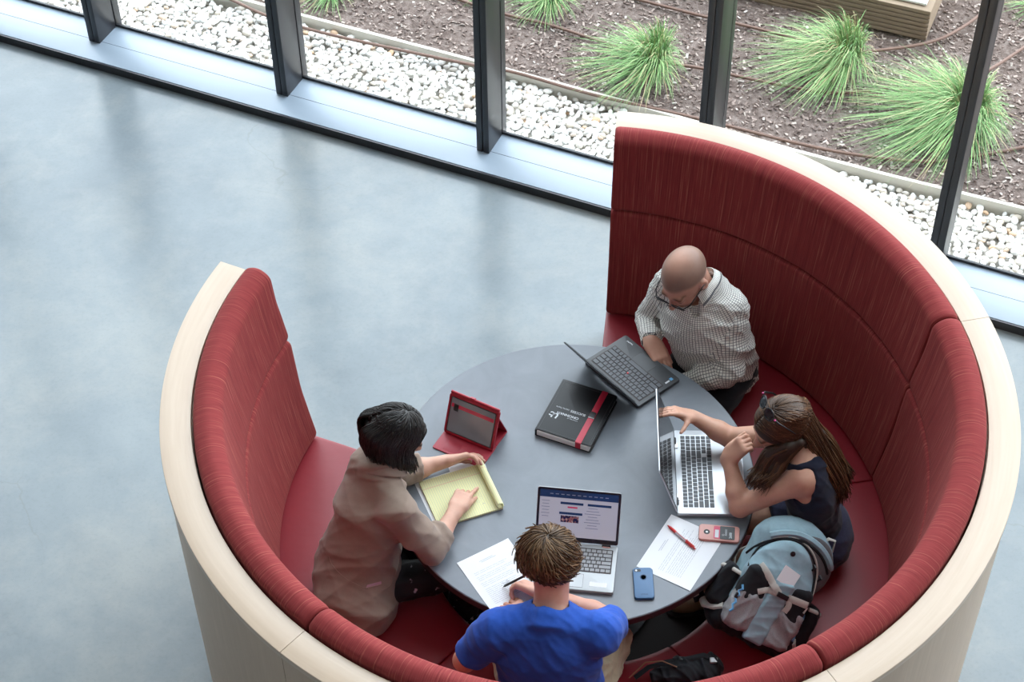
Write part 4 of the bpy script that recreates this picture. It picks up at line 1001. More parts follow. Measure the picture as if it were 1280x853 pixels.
# --- girl in a navy top
M['navy'] = cloth('navy_top', (.010, .012, .028), .85, .2, 40); M['denim'] = cloth('dark_denim', (.035, .038, .075), .85, .2, 90)
def girl():
    f = Vector((-.98, -.14, 0)).normalized(); r = Vector((f.y, -f.x, 0))
    hc = P(1022, 662, .565); t = person('person with long light brown hair in a sleeveless navy top, chin on one hand', hc)
    J = dict(hipL=hc-r*.085, hipR=hc+r*.085, kneeL=P(905, 712, .545), kneeR=P(905, 712, .545)+r*.22, chest=P(1012, 612, .83), neck=P(1008, 568, 1.0),
             shL=P(1002, 600, .945), shR=P(992, 545, .955), elL=P(925, 634, .785), wrL=P(911, 572, .90), elR=P(912, 547, .82), wrR=P(866, 521, .885))
    J['ankL'] = J['kneeL']+Vector((-.0, 0, 0)); J['ankR'] = J['kneeR']-f*.03; J['ankL'].z = J['ankR'].z = .09
    hd = P(977, 532, 1.08); R = frame((-.84, -.18, -.46), (0, -.06, 1)); s = 1.02
    F = Field(.0038); g = head(F, hd, R, s)
    F.cap(J['neck']-Vector((0, 0, .03)), g(0, -.028, -.055), .050, .047, .03); torso(F, J, -.012, chest=.130, waist=.108); legs(F, J, .078)
    for a in 'LR': F.cap(J['sh'+a], J['el'+a], .049, .037, .03); F.cap(J['el'+a], J['el'+a].lerp(J['wr'+a], .3), .036, .038, .02); F.cap(J['el'+a].lerp(J['wr'+a], .3), J['wr'+a], .037, .0245, .02)
    hand(F, J['wrL'], P(932, 553, .985)-J['wrL'], (.75, .3, .25), 1, curls=[(.9, 1.0, .6), (1.0, 1.1, .6), (1.1, 1.1, .6), (1.1, 1.1, .6)], spread=.03, thumb=(.35, .4, .45), s=.94)
    hand(F, J['wrR'], P(832, 511, .935)-J['wrR'], (-.1, -.35, -.95), 1, curls=[(.2, .25, .2), (.25, .3, .2), (.3, .35, .25), (.35, .4, .3)], spread=.10, thumb=(1.05, .0, .55), s=.88)
    body(F, t, headtone(hd, R, s, (.62, .37, .275), brow=(.10, .055, .03)))
    G = Field(.0045); torso(G, J, -.004, chest=.135, waist=.118, depth=.72, hipw=.145)
    nb = J['neck']; nd = (g(0, -.02, -.06)-nb).normalized(); G.cone(nb-nd*.03, nb+nd*.06, .066, .062, .006, op='s')
    for a in 'LR':
        sg = 1 if a == 'R' else -1; c = Vector(J['sh'+a])+r*sg*.012; G.cap(c+Vector((0, 0, .06))+r*sg*.035, c-Vector((0, 0, .035))+r*sg*.04+f*.01, .050, .036, .006, 's')
    G.disp(folds(.005, 26, (.3, .3, 1), 3)); fbuild('top', G, 'navy', t)
    trousers('shorts', J, 'denim', t, .092, seed=6, pelvis=(.15, .125, .10), short=.42); M['pump'] = mat('tan_shoe', (.3, .2, .12), .6); shoes(J, 'pump', 'sole', t, f)
    bracelet('bracelet', J['wrL']-(J['wrL']-J['elL']).normalized()*.012, J['wrL']-J['elL'], .029, mat('brown_cord', (.12, .05, .03), .6), t)
    rad = (.082*s, .102*s, .089*s); hcn = g(0, -.014, .028)
    H = Field(.004); H.ell(hcn, rad, np.array(R), .02); H.ell(g(0, -.055, -.03), (.068*s, .055*s, .075*s), np.array(R), .03); H.ell(g(0, .088, -.045), (.064, .066, .075), np.array(R), .02, 's')
    M['hairbase'] = mat('light_brown_hair_mass', (.035, .018, .010), .6); hb_ = fbuild('hair', H, 'hairbase', t)
    rn = random.Random(25); items = []
    G1 = [P(1008, 548, 1.05), P(1027, 570, .985), P(1042, 597, .90), P(1047, 618, .83)]; G2 = [P(1004, 532, 1.07), P(1022, 545, 1.02), P(1041, 572, .93), P(1053, 600, .85)]
    GN = [g(-.088, .010, .0), P(965, 566, 1.02), P(953, 585, .965), P(941, 605, .91)]; GM = [g(-.084, -.03, -.02), P(980, 570, 1.01), P(969, 588, .965), P(954, 606, .92)]; GF = [g(.090, .0, .0), g(.095, .03, -.06), g(.085, .06, -.13), g(.07, .08, -.18)]
    H2 = [(G1, .040), (G2, .036), (GN, .026), (GM, .026)]
    V = Field(.004)
    for gd, rr in H2: V.chain(gd, [rr*.85, rr*.78, rr*.6, rr*.2], .03)
    fbuild('hair_mass', V, 'hairbase', hb_)
    def proj(p, k=1.03):
        q = R.transposed()@(p-hcn); e = Vector((q.x/rad[0], q.y/rad[1], q.z/rad[2])); return hcn+R@(q*(k/e.length))
    for (l, p) in scalp_roots(hcn, R, rad, 2600, 25, 104, lambda l: not (l.y > .62 and l.z < .55) and not (l.y > .35 and l.z < .1)):
        sd = 1 if l.x > -.02 else -1; az = math.atan2(l.x if abs(l.x) > .06 else sd*.06, l.y)+rn.gauss(0, .05); a0 = abs(az)
        a2 = 1.30+(a0/PI)**1.1*(PI-1.30); az2 = math.copysign(min(a2, 3.05), az); grow = 1.02+.035*rn.random()
        e = hcn+R@Vector((rad[0]*math.sin(az2)*grow, rad[1]*math.cos(az2)*grow, -.02)); mids = [proj(p.lerp(e, k_)+(R@Vector((0, 0, .02)))*math.sin(PI*k_), 1.012+.012*rn.random()) for k_ in (.2, .4, .6, .8)]
        a = rn.uniform(0, 2*PI); q = math.sqrt(rn.random()); off = Vector((math.cos(a)*q, math.sin(a)*q, rn.uniform(-.4, .4)))
        if az2 < 0 and abs(az2) < 1.95: gd, rr = (GN, .028) if abs(az2) < 1.62 else (GM, .028)
        elif az2 > 0 and az2 < 1.75: gd, rr = GF, .02
        else: gd, rr = (G1, .044) if az2 < 0 or az2 > 2.75 else (G2, .040)
        tail = [gd[1]+off*rr, gd[2]+off*rr*.95, gd[3]+off*rr*.8+Vector((rn.gauss(0, .008), rn.gauss(0, .008), rn.uniform(-.025, .045)))]
        if rn.random() < .2: tail = tail[:2]
        items.append((spline([Vector(p)]+mids+[e]+tail, 22), rn.uniform(.7, 1.2)))
    for gd, rr in ((G1, .044), (G2, .040), (GN, .028), (GM, .028)):      # loose locks that fill the falls
        for _ in range(170):
            a = rn.uniform(0, 2*PI); off = Vector((math.cos(a), math.sin(a), rn.uniform(-.3, .3)))*rn.uniform(.7, 1.05); items.append((spline([gd[0]+off*rr*.75, gd[1]+off*rr, gd[2]+off*rr*.95, gd[3]+off*rr*.7+Vector((rn.gauss(0, .008), rn.gauss(0, .008), rn.uniform(-.02, .05)))], 14), rn.uniform(.7, 1.2)))
    follow('hair_lock', 'hair_long', hb_, items, .0027)
    return t, J, g, R, s
GIRL = girl()
# sunglasses pushed up into the hair
def sunglasses():
    t_, J, g, R, s = GIRL; c = g(0, .000, .133); sg = thing('sunglasses', 'dark sunglasses with a pink hinge pushed up on the long light brown hair', 'sunglasses', tuple(c))
    Rs = R@Matrix.Rotation(math.radians(52), 3, 'X')
    h = lambda x, y, z: c+Rs@Vector((x, y, z))
    for x in (-1, 1):
        b = MB(); n = 20; pts = [(x*.030+.024*math.cos(a)*(1+.08*math.sin(a)*x), .021*math.sin(a)) for a in np.linspace(0, 2*PI, n+1)[:-1]]
        vs = [h(px, .012-3.2*px*px+dy, pz) for dy in (.002, 0) for (px, pz) in pts]+[h(x*.030, .012-3.2*.030**2+.004, 0)]
        b.add(vs, [[j, (j+1) % n, n+(j+1) % n, n+j] for j in range(n)]+[[j, 2*n, (j+1) % n] for j in range(n)]+[[n+j for j in range(n)]])
        build('lens', b, 'lens', sg, world=True)
    q = MB()
    for x in (-1, 1):
        q.tube([h(x*.030+.0245*math.cos(a), .0135-3.2*(x*.030+.0245*math.cos(a))**2, .0215*math.sin(a)) for a in np.linspace(0, 2*PI, 25)], .0026, 6, cap=False)
    q.tube([h(-.008, .014, .004), h(0, .016, .006), h(.008, .014, .004)], .0022, 6); build('frame', q, 'black', sg, world=True)
    for x in (-1, 1): build('temple', MB().tube([h(x*.062, .0, .006), h(x*.074, -.012, .004), h(x*.086, -.06, -.010), h(x*.086, -.10, -.03)], [.003, .003, .0024, .002], 6, flat=1.6), 'black', sg, world=True)
    for x in (-1, 1): build('hinge', MB().box(h(x*.064, .003, .008), (.006, .006, .006), 0, Rs, .001), 'pinkplastic', sg, world=True)
M['lens'] = mat('dark_lens', (.010, .012, .018), .25, .4); M['pinkplastic'] = mat('pink_plastic', (.6, .03, .2), .4)
sunglasses()

# ------------------------------------------------------------------ things on the table
TZ = .7402
def px_frame(pts, z):
    """pts: front-left, front-right, back-right, back-left in the photograph -> centre, rotation, width, depth"""
    q = [P(x, y, z) for (x, y) in pts]; c = (q[0]+q[1]+q[2]+q[3])/4; a = (q[1]-q[0]).normalized()+(q[2]-q[3]).normalized(); b = (q[3]-q[0]).normalized()+(q[2]-q[1]).normalized()
    ang = math.atan2(a.y, a.x); ang2 = math.atan2(b.y, b.x)-PI/2; d = (ang2-ang+PI) % (2*PI)-PI; rz = ang+d/2
    return c, rz, ((q[1]-q[0]).length+(q[2]-q[3]).length)/2, ((q[3]-q[0]).length+(q[2]-q[1]).length)/2
M['paper'] = mat('white_paper', (.78, .79, .82), .7, .3); M['ink'] = mat('grey_print', (.40, .41, .45), .8)
M['dark_ink'] = mat('pen_ink', (.10, .11, .16), .8)
def sheet(t, w, d, seed, lines=True, notes=None):
    b = MB(); n = 8; r = random.Random(seed)
    zf = lambda x, y: .0006+.0016*max(0, (abs(x)/(w/2))**6)*(.5+.5*math.sin(y*20+seed))
    vs = [Vector((w*(i/n-.5), d*(j/n-.5), zf(w*(i/n-.5), d*(j/n-.5))+k*.0003)) for k in (0, 1) for i in range(n+1) for j in range(n+1)]
    m = (n+1)*(n+1); fs = []
    for i in range(n):
        for j in range(n): q = [i*(n+1)+j, (i+1)*(n+1)+j, (i+1)*(n+1)+j+1, i*(n+1)+j+1]; fs += [[x+m for x in q], q[::-1]]
    b.add(vs, fs); build('paper_sheet', b, 'paper', t)
    if lines:
        p = MB(); y = d/2-.055
        for (x0, x1) in ((-.035, .02), (-.03, .03)): p.box((( x0+x1)/2, y+.018, .0013), (x1-x0, .0016, .0002)); y -= .006
        y = d/2-.075
        while y > -d/2+.05:
            x = -w/2+.027; e = w/2-.027-r.uniform(0, .05)
            while x < e: l = r.uniform(.006, .03); p.box((x+l/2, y, .00115), (l*.86, .0011, .0002)); x += l
            y -= .0078 if r.random() > .12 else .014
        build('printed_text', p, 'ink', t)
    if notes:
        q = MB()
        for (nx, ny) in notes:
            for _ in range(16): a = Vector((nx+r.uniform(-.018, .018), ny+r.uniform(-.010, .010), .0015)); q.tube([a, a+Vector((r.uniform(-.004, .005), r.uniform(-.004, .004), 0)), a+Vector((r.uniform(0, .008), r.uniform(-.004, .004), 0))], .0004, 4)
        build('handwriting', q, 'dark_ink', t)
c, rz, w, d = px_frame([(791.5, 697), (826, 646.1), (909.3, 683.8), (876.5, 737)], TZ)
# the long side runs from left to right: print reads from the pink phone's side
t = thing('paper_document', 'printed white sheet lying between the blue and the pink phone, red pen on it', 'paper', (c.x, c.y, TZ), rz-PI/2)
sheet(t, d, w, 3)
PAPR = (c, rz)
a = P(572, 704, TZ); b = P(634, 674, TZ); u_ = (b-a).normalized(); v_ = Vector((u_.y, -u_.x, 0)); c = (a+b)/2+v_*.1395
t = thing('paper_document', 'printed white sheet under the hands of the person in blue', 'paper', (c.x, c.y, TZ), math.atan2(u_.y, u_.x)); sheet(t, .216, .279, 5, True, [(-.005, -.03), (.01, -.055)])

# pens
M['redplastic'] = mat('red_plastic', (.55, .02, .02), .3); M['clearbarrel'] = mat('clear_barrel', (.55, .5, .52), .2)
a = P(834.5, 657, TZ+.006); b = P(869, 687, TZ+.006); c = (a+b)/2
t = thing('ballpoint_pen', 'red and clear pen lying on the white sheet between the phones', 'pen', (c.x, c.y, TZ+.0068), math.atan2((b-a).y, (b-a).x)); h_ = (b-a).length/2
build('grip', MB().tube([(-h_, 0, 0), (-h_+.008, 0, 0), (-h_+.014, 0, 0), (-h_*.38, 0, 0)], [.0012, .0034, .0052, .0055], 12), 'redplastic', t)
build('barrel', MB().tube([(-h_*.38, 0, 0), (h_*.35, 0, 0)], [.0052, .005], 12), 'clearbarrel', t)
build('ink_refill', MB().tube([(-h_*.36, 0, .0045), (h_*.34, 0, .0045)], [.0014, .0014], 6), 'redplastic', t)
build('clicker', MB().tube([(h_*.35, 0, 0), (h_*.8, 0, 0), (h_*.82, 0, 0), (h_, 0, 0)], [.0054, .0052, .0032, .003], 12), 'redplastic', t)
build('clip', MB().box((h_*.62, .002, .0068), (h_*.6, .004, .0016), bev=.0006), 'redplastic', t)
def simple_pen(a, b, label, m='black'):
    c = (a+b)/2; t = thing('ballpoint_pen', label, 'pen', tuple(c)); d = (b-a)/2
    build('barrel', MB().tube([-d*.88, -d*.75, d*.9, d], [.002, .0046, .0046, .003], 10), m, t)
    build('tip', MB().tube([-d, -d*.88], [.0006, .002], 8), 'silver', t); build('clip', MB().tube([d*.85+Vector((0, 0, .005)), d*.3+Vector((0, 0, .006))], .0012, 6), m, t)
M['silver'] = mat('silver_metal', (.55, .55, .56), .3, .5, .8)
simple_pen(P(628, 734.5, TZ+.001), P(656, 720, TZ+.085), 'black pen held in the writing hand of the person in blue')
simple_pen(P(650, 759, TZ+.006), P(668, 750, TZ+.012), 'dark pen on the table by the left hand of the person in blue')

# phones
def phone(label, pts, m, th=.012, seed=0):
    c, rz, w, d = px_frame(pts, TZ+th); t = thing('mobile_phone', label, 'phone', (c.x, c.y, TZ), rz); build('phone_case', MB().slab((0, 0, .0003), w, d, th, .011, bev=.003), m, t); return t, w, d, th
M['bluecase'] = mat('blue_phone_case', (.045, .13, .27), .4); M['bluerim'] = mat('dark_blue_rim', (.010, .05, .13), .4)
t, w, d, th = phone('phone in a blue case lying face down beside the grey laptop', [(794, 748), (818, 748), (815.5, 709.5), (790.5, 710)], 'bluecase', .013)
build('case_bumper', MB().slab((0, 0, .0001), w+.003, d+.003, .009, .012, bev=.002), 'bluerim', t)
build('cutout_ring', MB().lathe([(.0085, th+.0003), (.0095, th+.0012), (.0115, th+.0010), (.0125, th+.0002)], 24, (.001, d*.18, 0)), 'bluerim', t)
build('cutout_disc', MB().lathe([(0, th+.0004), (.0085, th+.0004)], 20, (.001, d*.18, 0)), 'silver', t)
build('camera_window', MB().slab((-w*.27, d*.40, th), .024, .011, .0009, .005), 'black', t)
build('camera_lens', MB().lathe([(0, th+.0012), (.0035, th+.0012), (.004, th+.0008)], 16, (-w*.34, d*.40, 0)), 'silver', t)
q = MB(); text(q, 'LIVING', .0085, (0, -d*.40, th+.0006), (1, 0, 0), (0, 1, 0), align='CENTER', bold=.0002); build('case_lettering', q, 'bluerim', t)
M['pinkcase'] = mat('rose_gold_case', (.62, .30, .26), .35); M['pinkrim'] = mat('rose_gold_rim', (.42, .16, .13), .35)
t, w, d, th = phone('phone in a rose pink case with cards tucked in its back', [(874.5, 656), (873.5, 673), (923.5, 679), (925, 657.5)], 'pinkcase', .012)
build('case_bumper', MB().slab((0, 0, .0001), w+.002, d+.002, .0085, .012, bev=.002), 'pinkrim', t)
build('camera_ring', MB().lathe([(0, th+.0008), (.009, th+.0008), (.0105, th+.0012), (.0115, th+.0002)], 24, (0, -d*.31, 0)), 'black', t)
build('camera_lens', MB().lathe([(0, th+.0014), (.004, th+.0014), (.0045, th+.001)], 16, (.001, -d*.31, 0)), 'silver', t)
M['pinkcard'] = mat('magenta_card', (.62, .05, .12), .4); M['cardwhite'] = mat('card_white', (.6, .62, .65), .5); M['blackcard'] = mat('black_card', (.015, .017, .02), .4)
cc = thing('bank_card', 'magenta and white card tucked under the black card on the pink phone', 'card', (t.location.x, t.location.y, TZ+th), rz if False else t.rotation_euler.z)
build('card_base', MB().slab((0, -d*.02, .0004), w*.80, .035, .0008, .003), 'pinkcard', cc); build('card_panel', MB().box((w*.08, -d*.06, .0014), (w*.5, .014, .0003)), 'cardwhite', cc)
cc = thing('bank_card', 'black card with white lettering on the back of the pink phone', 'card', (t.location.x, t.location.y, TZ+th+.0013), t.rotation_euler.z)
build('card_base', MB().slab((0, d*.20, .0004), w*.82, .054, .0009, .003), 'blackcard', cc)
q = MB(); text(q, '2600', .0135, (w*.34, d*.31, .0015), (-1, 0, 0), (0, -1, 0), bold=.0003)
for k in range(6): a = k*PI/3; q.tube([(w*.16, d*.10, .0014), (w*.16+.0055*math.cos(a), d*.10+.0055*math.sin(a), .0014)], .0007, 4)
for k in range(3): q.box((-w*.02, d*(.15+.018*k), .0014), (w*.42, .0008, .0002))
build('card_lettering', q, 'cardwhite', cc)

# laptops
M['thinkblack'] = mat('matte_black_shell', (.045, .048, .054), .36); M['keyblack'] = mat('black_keys', (.065, .070, .082), .40); M['keygap'] = mat('key_well', (.02, .008, .009), .5)
M['alu'] = mat('silver_shell', (.50, .52, .55), .30, .5, .55); M['keydark'] = mat('dark_keys', (.045, .048, .055), .4); M['alugrey'] = mat('grey_shell', (.38, .39, .40), .38, .5, .3); M['keygrey'] = mat('grey_keys', (.33, .34, .35), .5)
M['screenoff'] = mat('glossy_dark_screen', (.012, .010, .012), .06, .6); M['redmark'] = mat('red_mark', (.6, .02, .03), .4); M['bluemark'] = mat('blue_sticker', (.12, .35, .62), .4)
M['rubber'] = mat('rubber_foot', (.01, .01, .01), .8)
def laptop(label, c, rz, w, d, opening, shell, keym, well, keys, th=.017, lid_d=None, kdepth=.5, gloss='screenoff', kw=.86, bez=.008, kx=0., pad=(.0, -.33, .105, .065)):
    t = thing('laptop', label, 'laptop', (c.x, c.y, TZ), rz)
    build('laptop_base', MB().slab((0, 0, .0015), w, d, th-.0015, .008, bev=.0025), shell, t)
    fb_ = MB()
    for x in (-1, 1):
        for y in (-1, 1): fb_.box((x*w*.42, y*d*.42, .001), (.02, .008, .0018))
    build('foot_pad', fb_, 'rubber', t)
    ky1 = d/2-.022; ky0 = ky1-d*kdepth; kw_ = w*kw
    build('keyboard_well', MB().slab((kx, (ky0+ky1)/2, th-.0002), kw_+.006, ky1-ky0+.006, .0006, .003), well, t)
    b = MB(); rows = len(keys); rh = (ky1-ky0)/rows
    for i, row in enumerate(keys):
        tot = sum(k if k > 0 else -k for k in row); x = kx-kw_/2; y = ky1-(i+.5)*rh
        for k in row:
            kk = abs(k)*kw_/tot
            if k > 0:
                g = .0014; x0, x1, y0, y1 = x+g, x+kk-g, y-rh/2+g, y+rh/2-g; z0, z1 = th+.0004, th+.0022; s_ = .0008
                b.add([(x0, y0, z0), (x1, y0, z0), (x1, y1, z0), (x0, y1, z0), (x0+s_, y0+s_, z1), (x1-s_, y0+s_, z1), (x1-s_, y1-s_, z1), (x0+s_, y1-s_, z1)], [[4, 5, 6, 7], [0, 1, 5, 4], [1, 2, 6, 5], [2, 3, 7, 6], [3, 0, 4, 7]])
            x += kk
    build('keyboard', b, keym, t, smooth=False)
    build('trackpad', MB().slab((kx*0+pad[0], d*pad[1]*.9, th-.0001), pad[2], pad[3], .0006, .003), shell, t)
    tp = MB()
    for (sx_, sy_, a_, b_) in ((0, 1, pad[2], .0008), (0, -1, pad[2], .0008), (1, 0, .0008, pad[3]), (-1, 0, .0008, pad[3])): tp.box((pad[0]+sx_*pad[2]/2, d*pad[1]*.9+sy_*pad[3]/2, th+.0003), (a_, b_, .0006))
    build('trackpad_edge', tp, well, t)
    # lid turned about the hinge line
    ld = lid_d or d*.97; al = math.radians(opening); hy = d/2-.003; hz = th+.001
    X = Vector((1, 0, 0)); Yl = Vector((0, -math.cos(al), math.sin(al)))*1.0; Nl = X.cross(Yl)      # Nl faces the user
    Rl = Matrix((X, Yl, Nl)).transposed(); O = Vector((0, hy, hz)); g = lambda x, y, z: O+X*x+Yl*y+Nl*z
    lid = build('laptop_lid', MB().slab(g(0, ld/2+.004, -.006), w, ld, .0055, .008, bev=.002, rot=Rl), shell, t)
    build('screen_bezel', MB().slab(g(0, ld/2+.004, -.0006), w-.004, ld-.004, .0008, .007, rot=Rl), 'black', lid)
    build('display', MB().slab(g(0, ld/2+.008, .0002), w-2*bez-.004, ld-.03, .0006, .002, rot=Rl), gloss, lid)
    for x in (-1, 1): build('hinge', MB().tube([(x*w*.36-.016, hy+.001, hz-.001), (x*w*.36+.016, hy+.001, hz-.001)], .0055, 10), 'black', t)
    return t, lid, g, Rl, X, Yl, Nl, ld
full = [[1]*20, [1]*13+[2]+[1]*4, [1.5]+[1]*12+[1.5]+[1]*4, [1.8]+[1]*11+[2.2]+[1]*4, [2.3]+[1]*10+[1.7, -1, 1]+[1]*4, [1.3, 1, 1, 1.3, 5.2, 1.3, 1, 1, 1, 1]+[1]*4]
c, rz, w, d = px_frame([(935, 645.5), (926, 539), (842, 537), (845, 642)], TZ+.018)
t, lid, g, Rl, X, Yl, Nl, ld = laptop('silver laptop with a number pad, touched by the person in the navy top', c, math.radians(88), .405, .255, 108, 'alu', 'keydark', 'alu', full, .019, .250, .46, kx=0, kw=.86, pad=(-.045, -.36, .115, .072))
for x in (-1, 1): build('hinge_cover', MB().slab((x*.405*.31, .255/2-.004, .019), .030, .016, .003, .003, bev=.0008), 'silver', t)
think = [[1]*12+[1.5, 1.5], [1]*13+[2], [1.5]+[1]*12+[1.5], [1.8]+[1]*11+[2.2], [2.3]+[1]*10+[2.7], [1.2, 1, 1, 1, 5.3, 1, 1, 1, 1, 1]]
c, rz, w, d = px_frame([(850, 474), (781, 419), (733, 450), (797, 510)], TZ+.017)
t, lid, g, Rl, X, Yl, Nl, ld = laptop('black laptop with a red pointer, set askew at the far side of the table', c, rz, .318, .222, 121, 'thinkblack', 'keyblack', 'keygap', think, .018, .215, .56, kw=.88, pad=(.0, -.32, .095, .055))
build('pointing_stick', MB().lathe([(0, .0235), (.0035, .0232), (.004, .021)], 12, (-.004, .222/2-.022-.222*.5*.56, 0)), 'redmark', t)
q = MB()
for k in range(3): q.box((-.032+.032*k, -.022, .0185), (.030, .011, .0016), bev=.0004)
build('mouse_button', q, 'thinkblack', t)
q = MB(); text(q, 'ThinkPad', .0085, (.098, -.096, .0192), (1, .12, 0), (-.12, 1, 0), bold=.0003); build('logo_lettering', q, 'cardwhite', t)
q = MB(); q.box((-.136, -.084, .0188), (.013, .013, .0006)); build('square_sticker', q, 'bluemark', t); q = MB(); q.box((-.138, -.062, .0188), (.007, .022, .0006)); build('strip_sticker', q, 'cardwhite', t)
grey = [[1]*14, [1]*13+[1.8], [1.5]+[1]*12+[1.3], [1.8]+[1]*11+[2], [2.3]+[1]*10+[2.5], [1.2, 1, 1, 1, 5, 1, 1, 1, 1, 1]]
hr = P(772, 684, TZ+.015); fr = P(767, 742, TZ+.015); rz = math.radians(-7.6); ux = Vector((math.cos(rz), math.sin(rz), 0)); uy = Vector((-ux.y, ux.x, 0)); d = (hr-fr).length; c = (hr+fr)/2-ux*.152
M['pagewhite'] = mat('page_light', (.18, .18, .21), .12, .4, emit=(.62, .60, .70), estr=.42); M['pagenavy'] = mat('page_navy', (.01, .015, .04), .12, .4, emit=(.02, .04, .10), estr=.5)
M['pagered'] = mat('page_red', (.3, .03, .06), .12, emit=(.6, .05, .12), estr=.4); M['pagetext'] = mat('page_text', (.1, .1, .13), .12, emit=(.25, .26, .36), estr=.4)
M['photo'] = mat('page_photo', (.1, .06, .04), .15); _m = M['photo']; _c = ramp(_m, noise(_m, coords(_m), 90, 2, .5), [(.35, (.02, .015, .03)), (.5, (.20, .08, .07)), (.6, (.35, .25, .18)), (.75, (.06, .08, .05))], 'CONSTANT'); setcol(_m, _c); L(_m, _c, bsdf(_m).inputs['Emission Color']); bsdf(_m).inputs['Emission Strength'].default_value = .4
t, lid, g, Rl, X, Yl, Nl, ld = laptop('grey laptop with a web page on its screen, in front of the person in blue', c, rz, .304, d, 120, 'alugrey', 'keygrey', 'keygap', grey, .016, .205, .49, kw=.88, pad=(-.01, -.34, .10, .058), gloss='pagewhite')
for (nm, m, rects) in (('page_header', 'pagenavy', [(0, .186, .284, .028), (-.025+.0, .153, .083, .009), (.075, .153, .086, .009), (-.027, .114, .084, .009)]),
                       ('page_button', 'pagered', [(-.022, .138, .036, .006)]), ('page_picture', 'photo', [(-.030, .092, .066, .026)]),
                       ('page_lines', 'pagetext', [(.052, .140-.011*k, .034+.012*((k*7) % 3), .0022) for k in range(8)]+[(-.12, .158-.012*k, .030-.006*(k % 2), .0022) for k in range(6)]+[(-.1+.02*k, .186, .012, .003) for k in range(11)])):
    q = MB()
    for (x, y, a_, b_) in rects: q.box(g(x, y, .0012 if nm != 'page_lines' else .0014), (a_, b_, .0003), 0, Rl)
    build(nm, q, m, lid)
build('hinge_strip', MB().slab((.11, d/2-.006, .0163), .026, .011, .0015, .001), 'pinkcase', t)
build('spec_sticker', MB().slab((.095, -d*.355, .0158), .062, .020, .0006, .004), 'paper', t)

# tablet in red folio
M['redleather'] = mat('red_leather', (.36, .012, .03), .45); bump(M['redleather'], noise(M['redleather'], coords(M['redleather']), 240, 3), .2, .001)
bl = P(556, 538, TZ+.012); br = P(615.5, 563, TZ+.012); ux = (br-bl).normalized(); ux.z = 0; ux.normalize(); uy = Vector((-ux.y, ux.x, 0)); w = (br-bl).length+.006; c = (bl+br)/2
t = thing('tablet_computer', 'tablet propped up in an open red leather folio case beside the yellow pad', 'tablet', (c.x, c.y, TZ), math.atan2(ux.y, ux.x))
build('front_flap', MB().slab((0, -.030, .0005), w, .122, .005, .006, bev=.0015), 'redleather', t)
build('card_slots', MB().box((-w*.18, -.055, .0058), (.06, .05, .0006), bev=.0002), 'redleather', t)
ph = math.radians(69); Y = Vector((0, math.cos(ph), math.sin(ph))); X = Vector((1, 0, 0)); Nn = X.cross(Y); R_ = Matrix((X, Y, Nn)).transposed(); O = Vector((0, .0, .007)); g = lambda x, y, z: O+X*x+Y*y+Nn*z; H_ = .176
fr_ = build('case_frame', MB().slab(g(0, H_/2, -.006), w, H_, .013, .010, bev=.003, rot=R_), 'redleather', t)
build('bezel', MB().slab(g(0, H_/2, .0072), w-.020, H_-.022, .0006, .005, rot=R_), 'black', t)
scr = build('display', MB().slab(g(0, H_/2, .0076), w-.028, H_-.030, .0006, .003, rot=R_), mat('tablet_screen', (.05, .05, .055), .07, .6, emit=(.16, .15, .16), estr=.35), t)
q = MB(); q.box(g(0, H_*.74, .0085), (w-.032, .016, .0003), 0, R_); build('screen_banner', q, mat('screen_banner', (.2, .02, .03), .08, emit=(.4, .03, .06), estr=.3), scr)
q = MB(); q.box(g(-w*.33, H_*.70, .0088), (.020, .030, .0003), 0, R_); build('screen_icon', q, 'black', scr)
q = MB(); q.tube([g(-w/2+.004, H_+.004, .002), g(w/2-.004, H_+.004, .002)], .006, 10); build('case_spine', q, 'redleather', t)
build('stylus_loop', MB().slab(g(-.012, H_+.004, -.004), .022, .016, .012, .003, bev=.001, rot=R_), 'redleather', t)
top = g(0, H_*.80, -.010); ft = Vector((0, .118, .004)); D_ = (top-ft).normalized(); R2 = Matrix((X, D_, X.cross(D_))).transposed()
build('rear_support', MB().slab((top+ft)/2, w-.006, (top-ft).length, .004, .005, bev=.001, rot=R2), 'redleather', t)
build('rear_base', MB().slab((0, .075, .0005), w-.004, .088, .004, .006, bev=.001), 'redleather', t)

# folder
M['leather'] = mat('black_leather', (.008, .0085, .010), .40, .35); bump(M['leather'], noise(M['leather'], coords(M['leather']), 260, 3), .15, .001)
M['redstrap'] = mat('red_strap', (.50, .015, .045), .4); M['pages'] = mat('page_edges', (.78, .76, .75), .7)
c, rz, w, d = px_frame([(736, 557), (668, 537), (704, 473.5), (774, 495.5)][::1], TZ+.036)
# reading direction of the cover: from right to left as seen here
c, rz, w, d = px_frame([(774, 495.5), (704, 473.5), (668, 537.5), (737, 558)], TZ+.036)
t = thing('portfolio_folder', 'thick black leather folder with white lettering and a red strap', 'folder', (c.x, c.y, TZ), rz)
build('back_cover', MB().slab((0, 0, .0005), w, d, .004, .008, bev=.001), 'leather', t)
build('page_block', MB().slab((.0, .003, .0046), w-.014, d-.006, .0262, .004, bev=.003), 'pages', t)
build('spine', MB().slab((w/2-.004, 0, .0008), .009, d, .034, .003, bev=.002), 'leather', t)
build('front_cover', MB().slab((0, -.002, .0308), w, d-.004, .0052, .009, bev=.002), 'leather', t)
q = MB(); iw, id_ = w-.022, d-.024
for (x, y, a_, b_) in ((0, id_/2, iw, .0012), (0, -id_/2, iw, .0012), (iw/2, 0, .0012, id_), (-iw/2, 0, .0012, id_)): q.box((x, y, .0361), (a_, b_, .0007))
build('stitch_line', q, mat('grey_stitching', (.05, .05, .055), .5), t)
xs = -w*.5+.052
st_ = build('strap', MB().slab((xs, 0, .0358), .024, d-.002, .0022, .002, bev=.0006), 'redstrap', t)
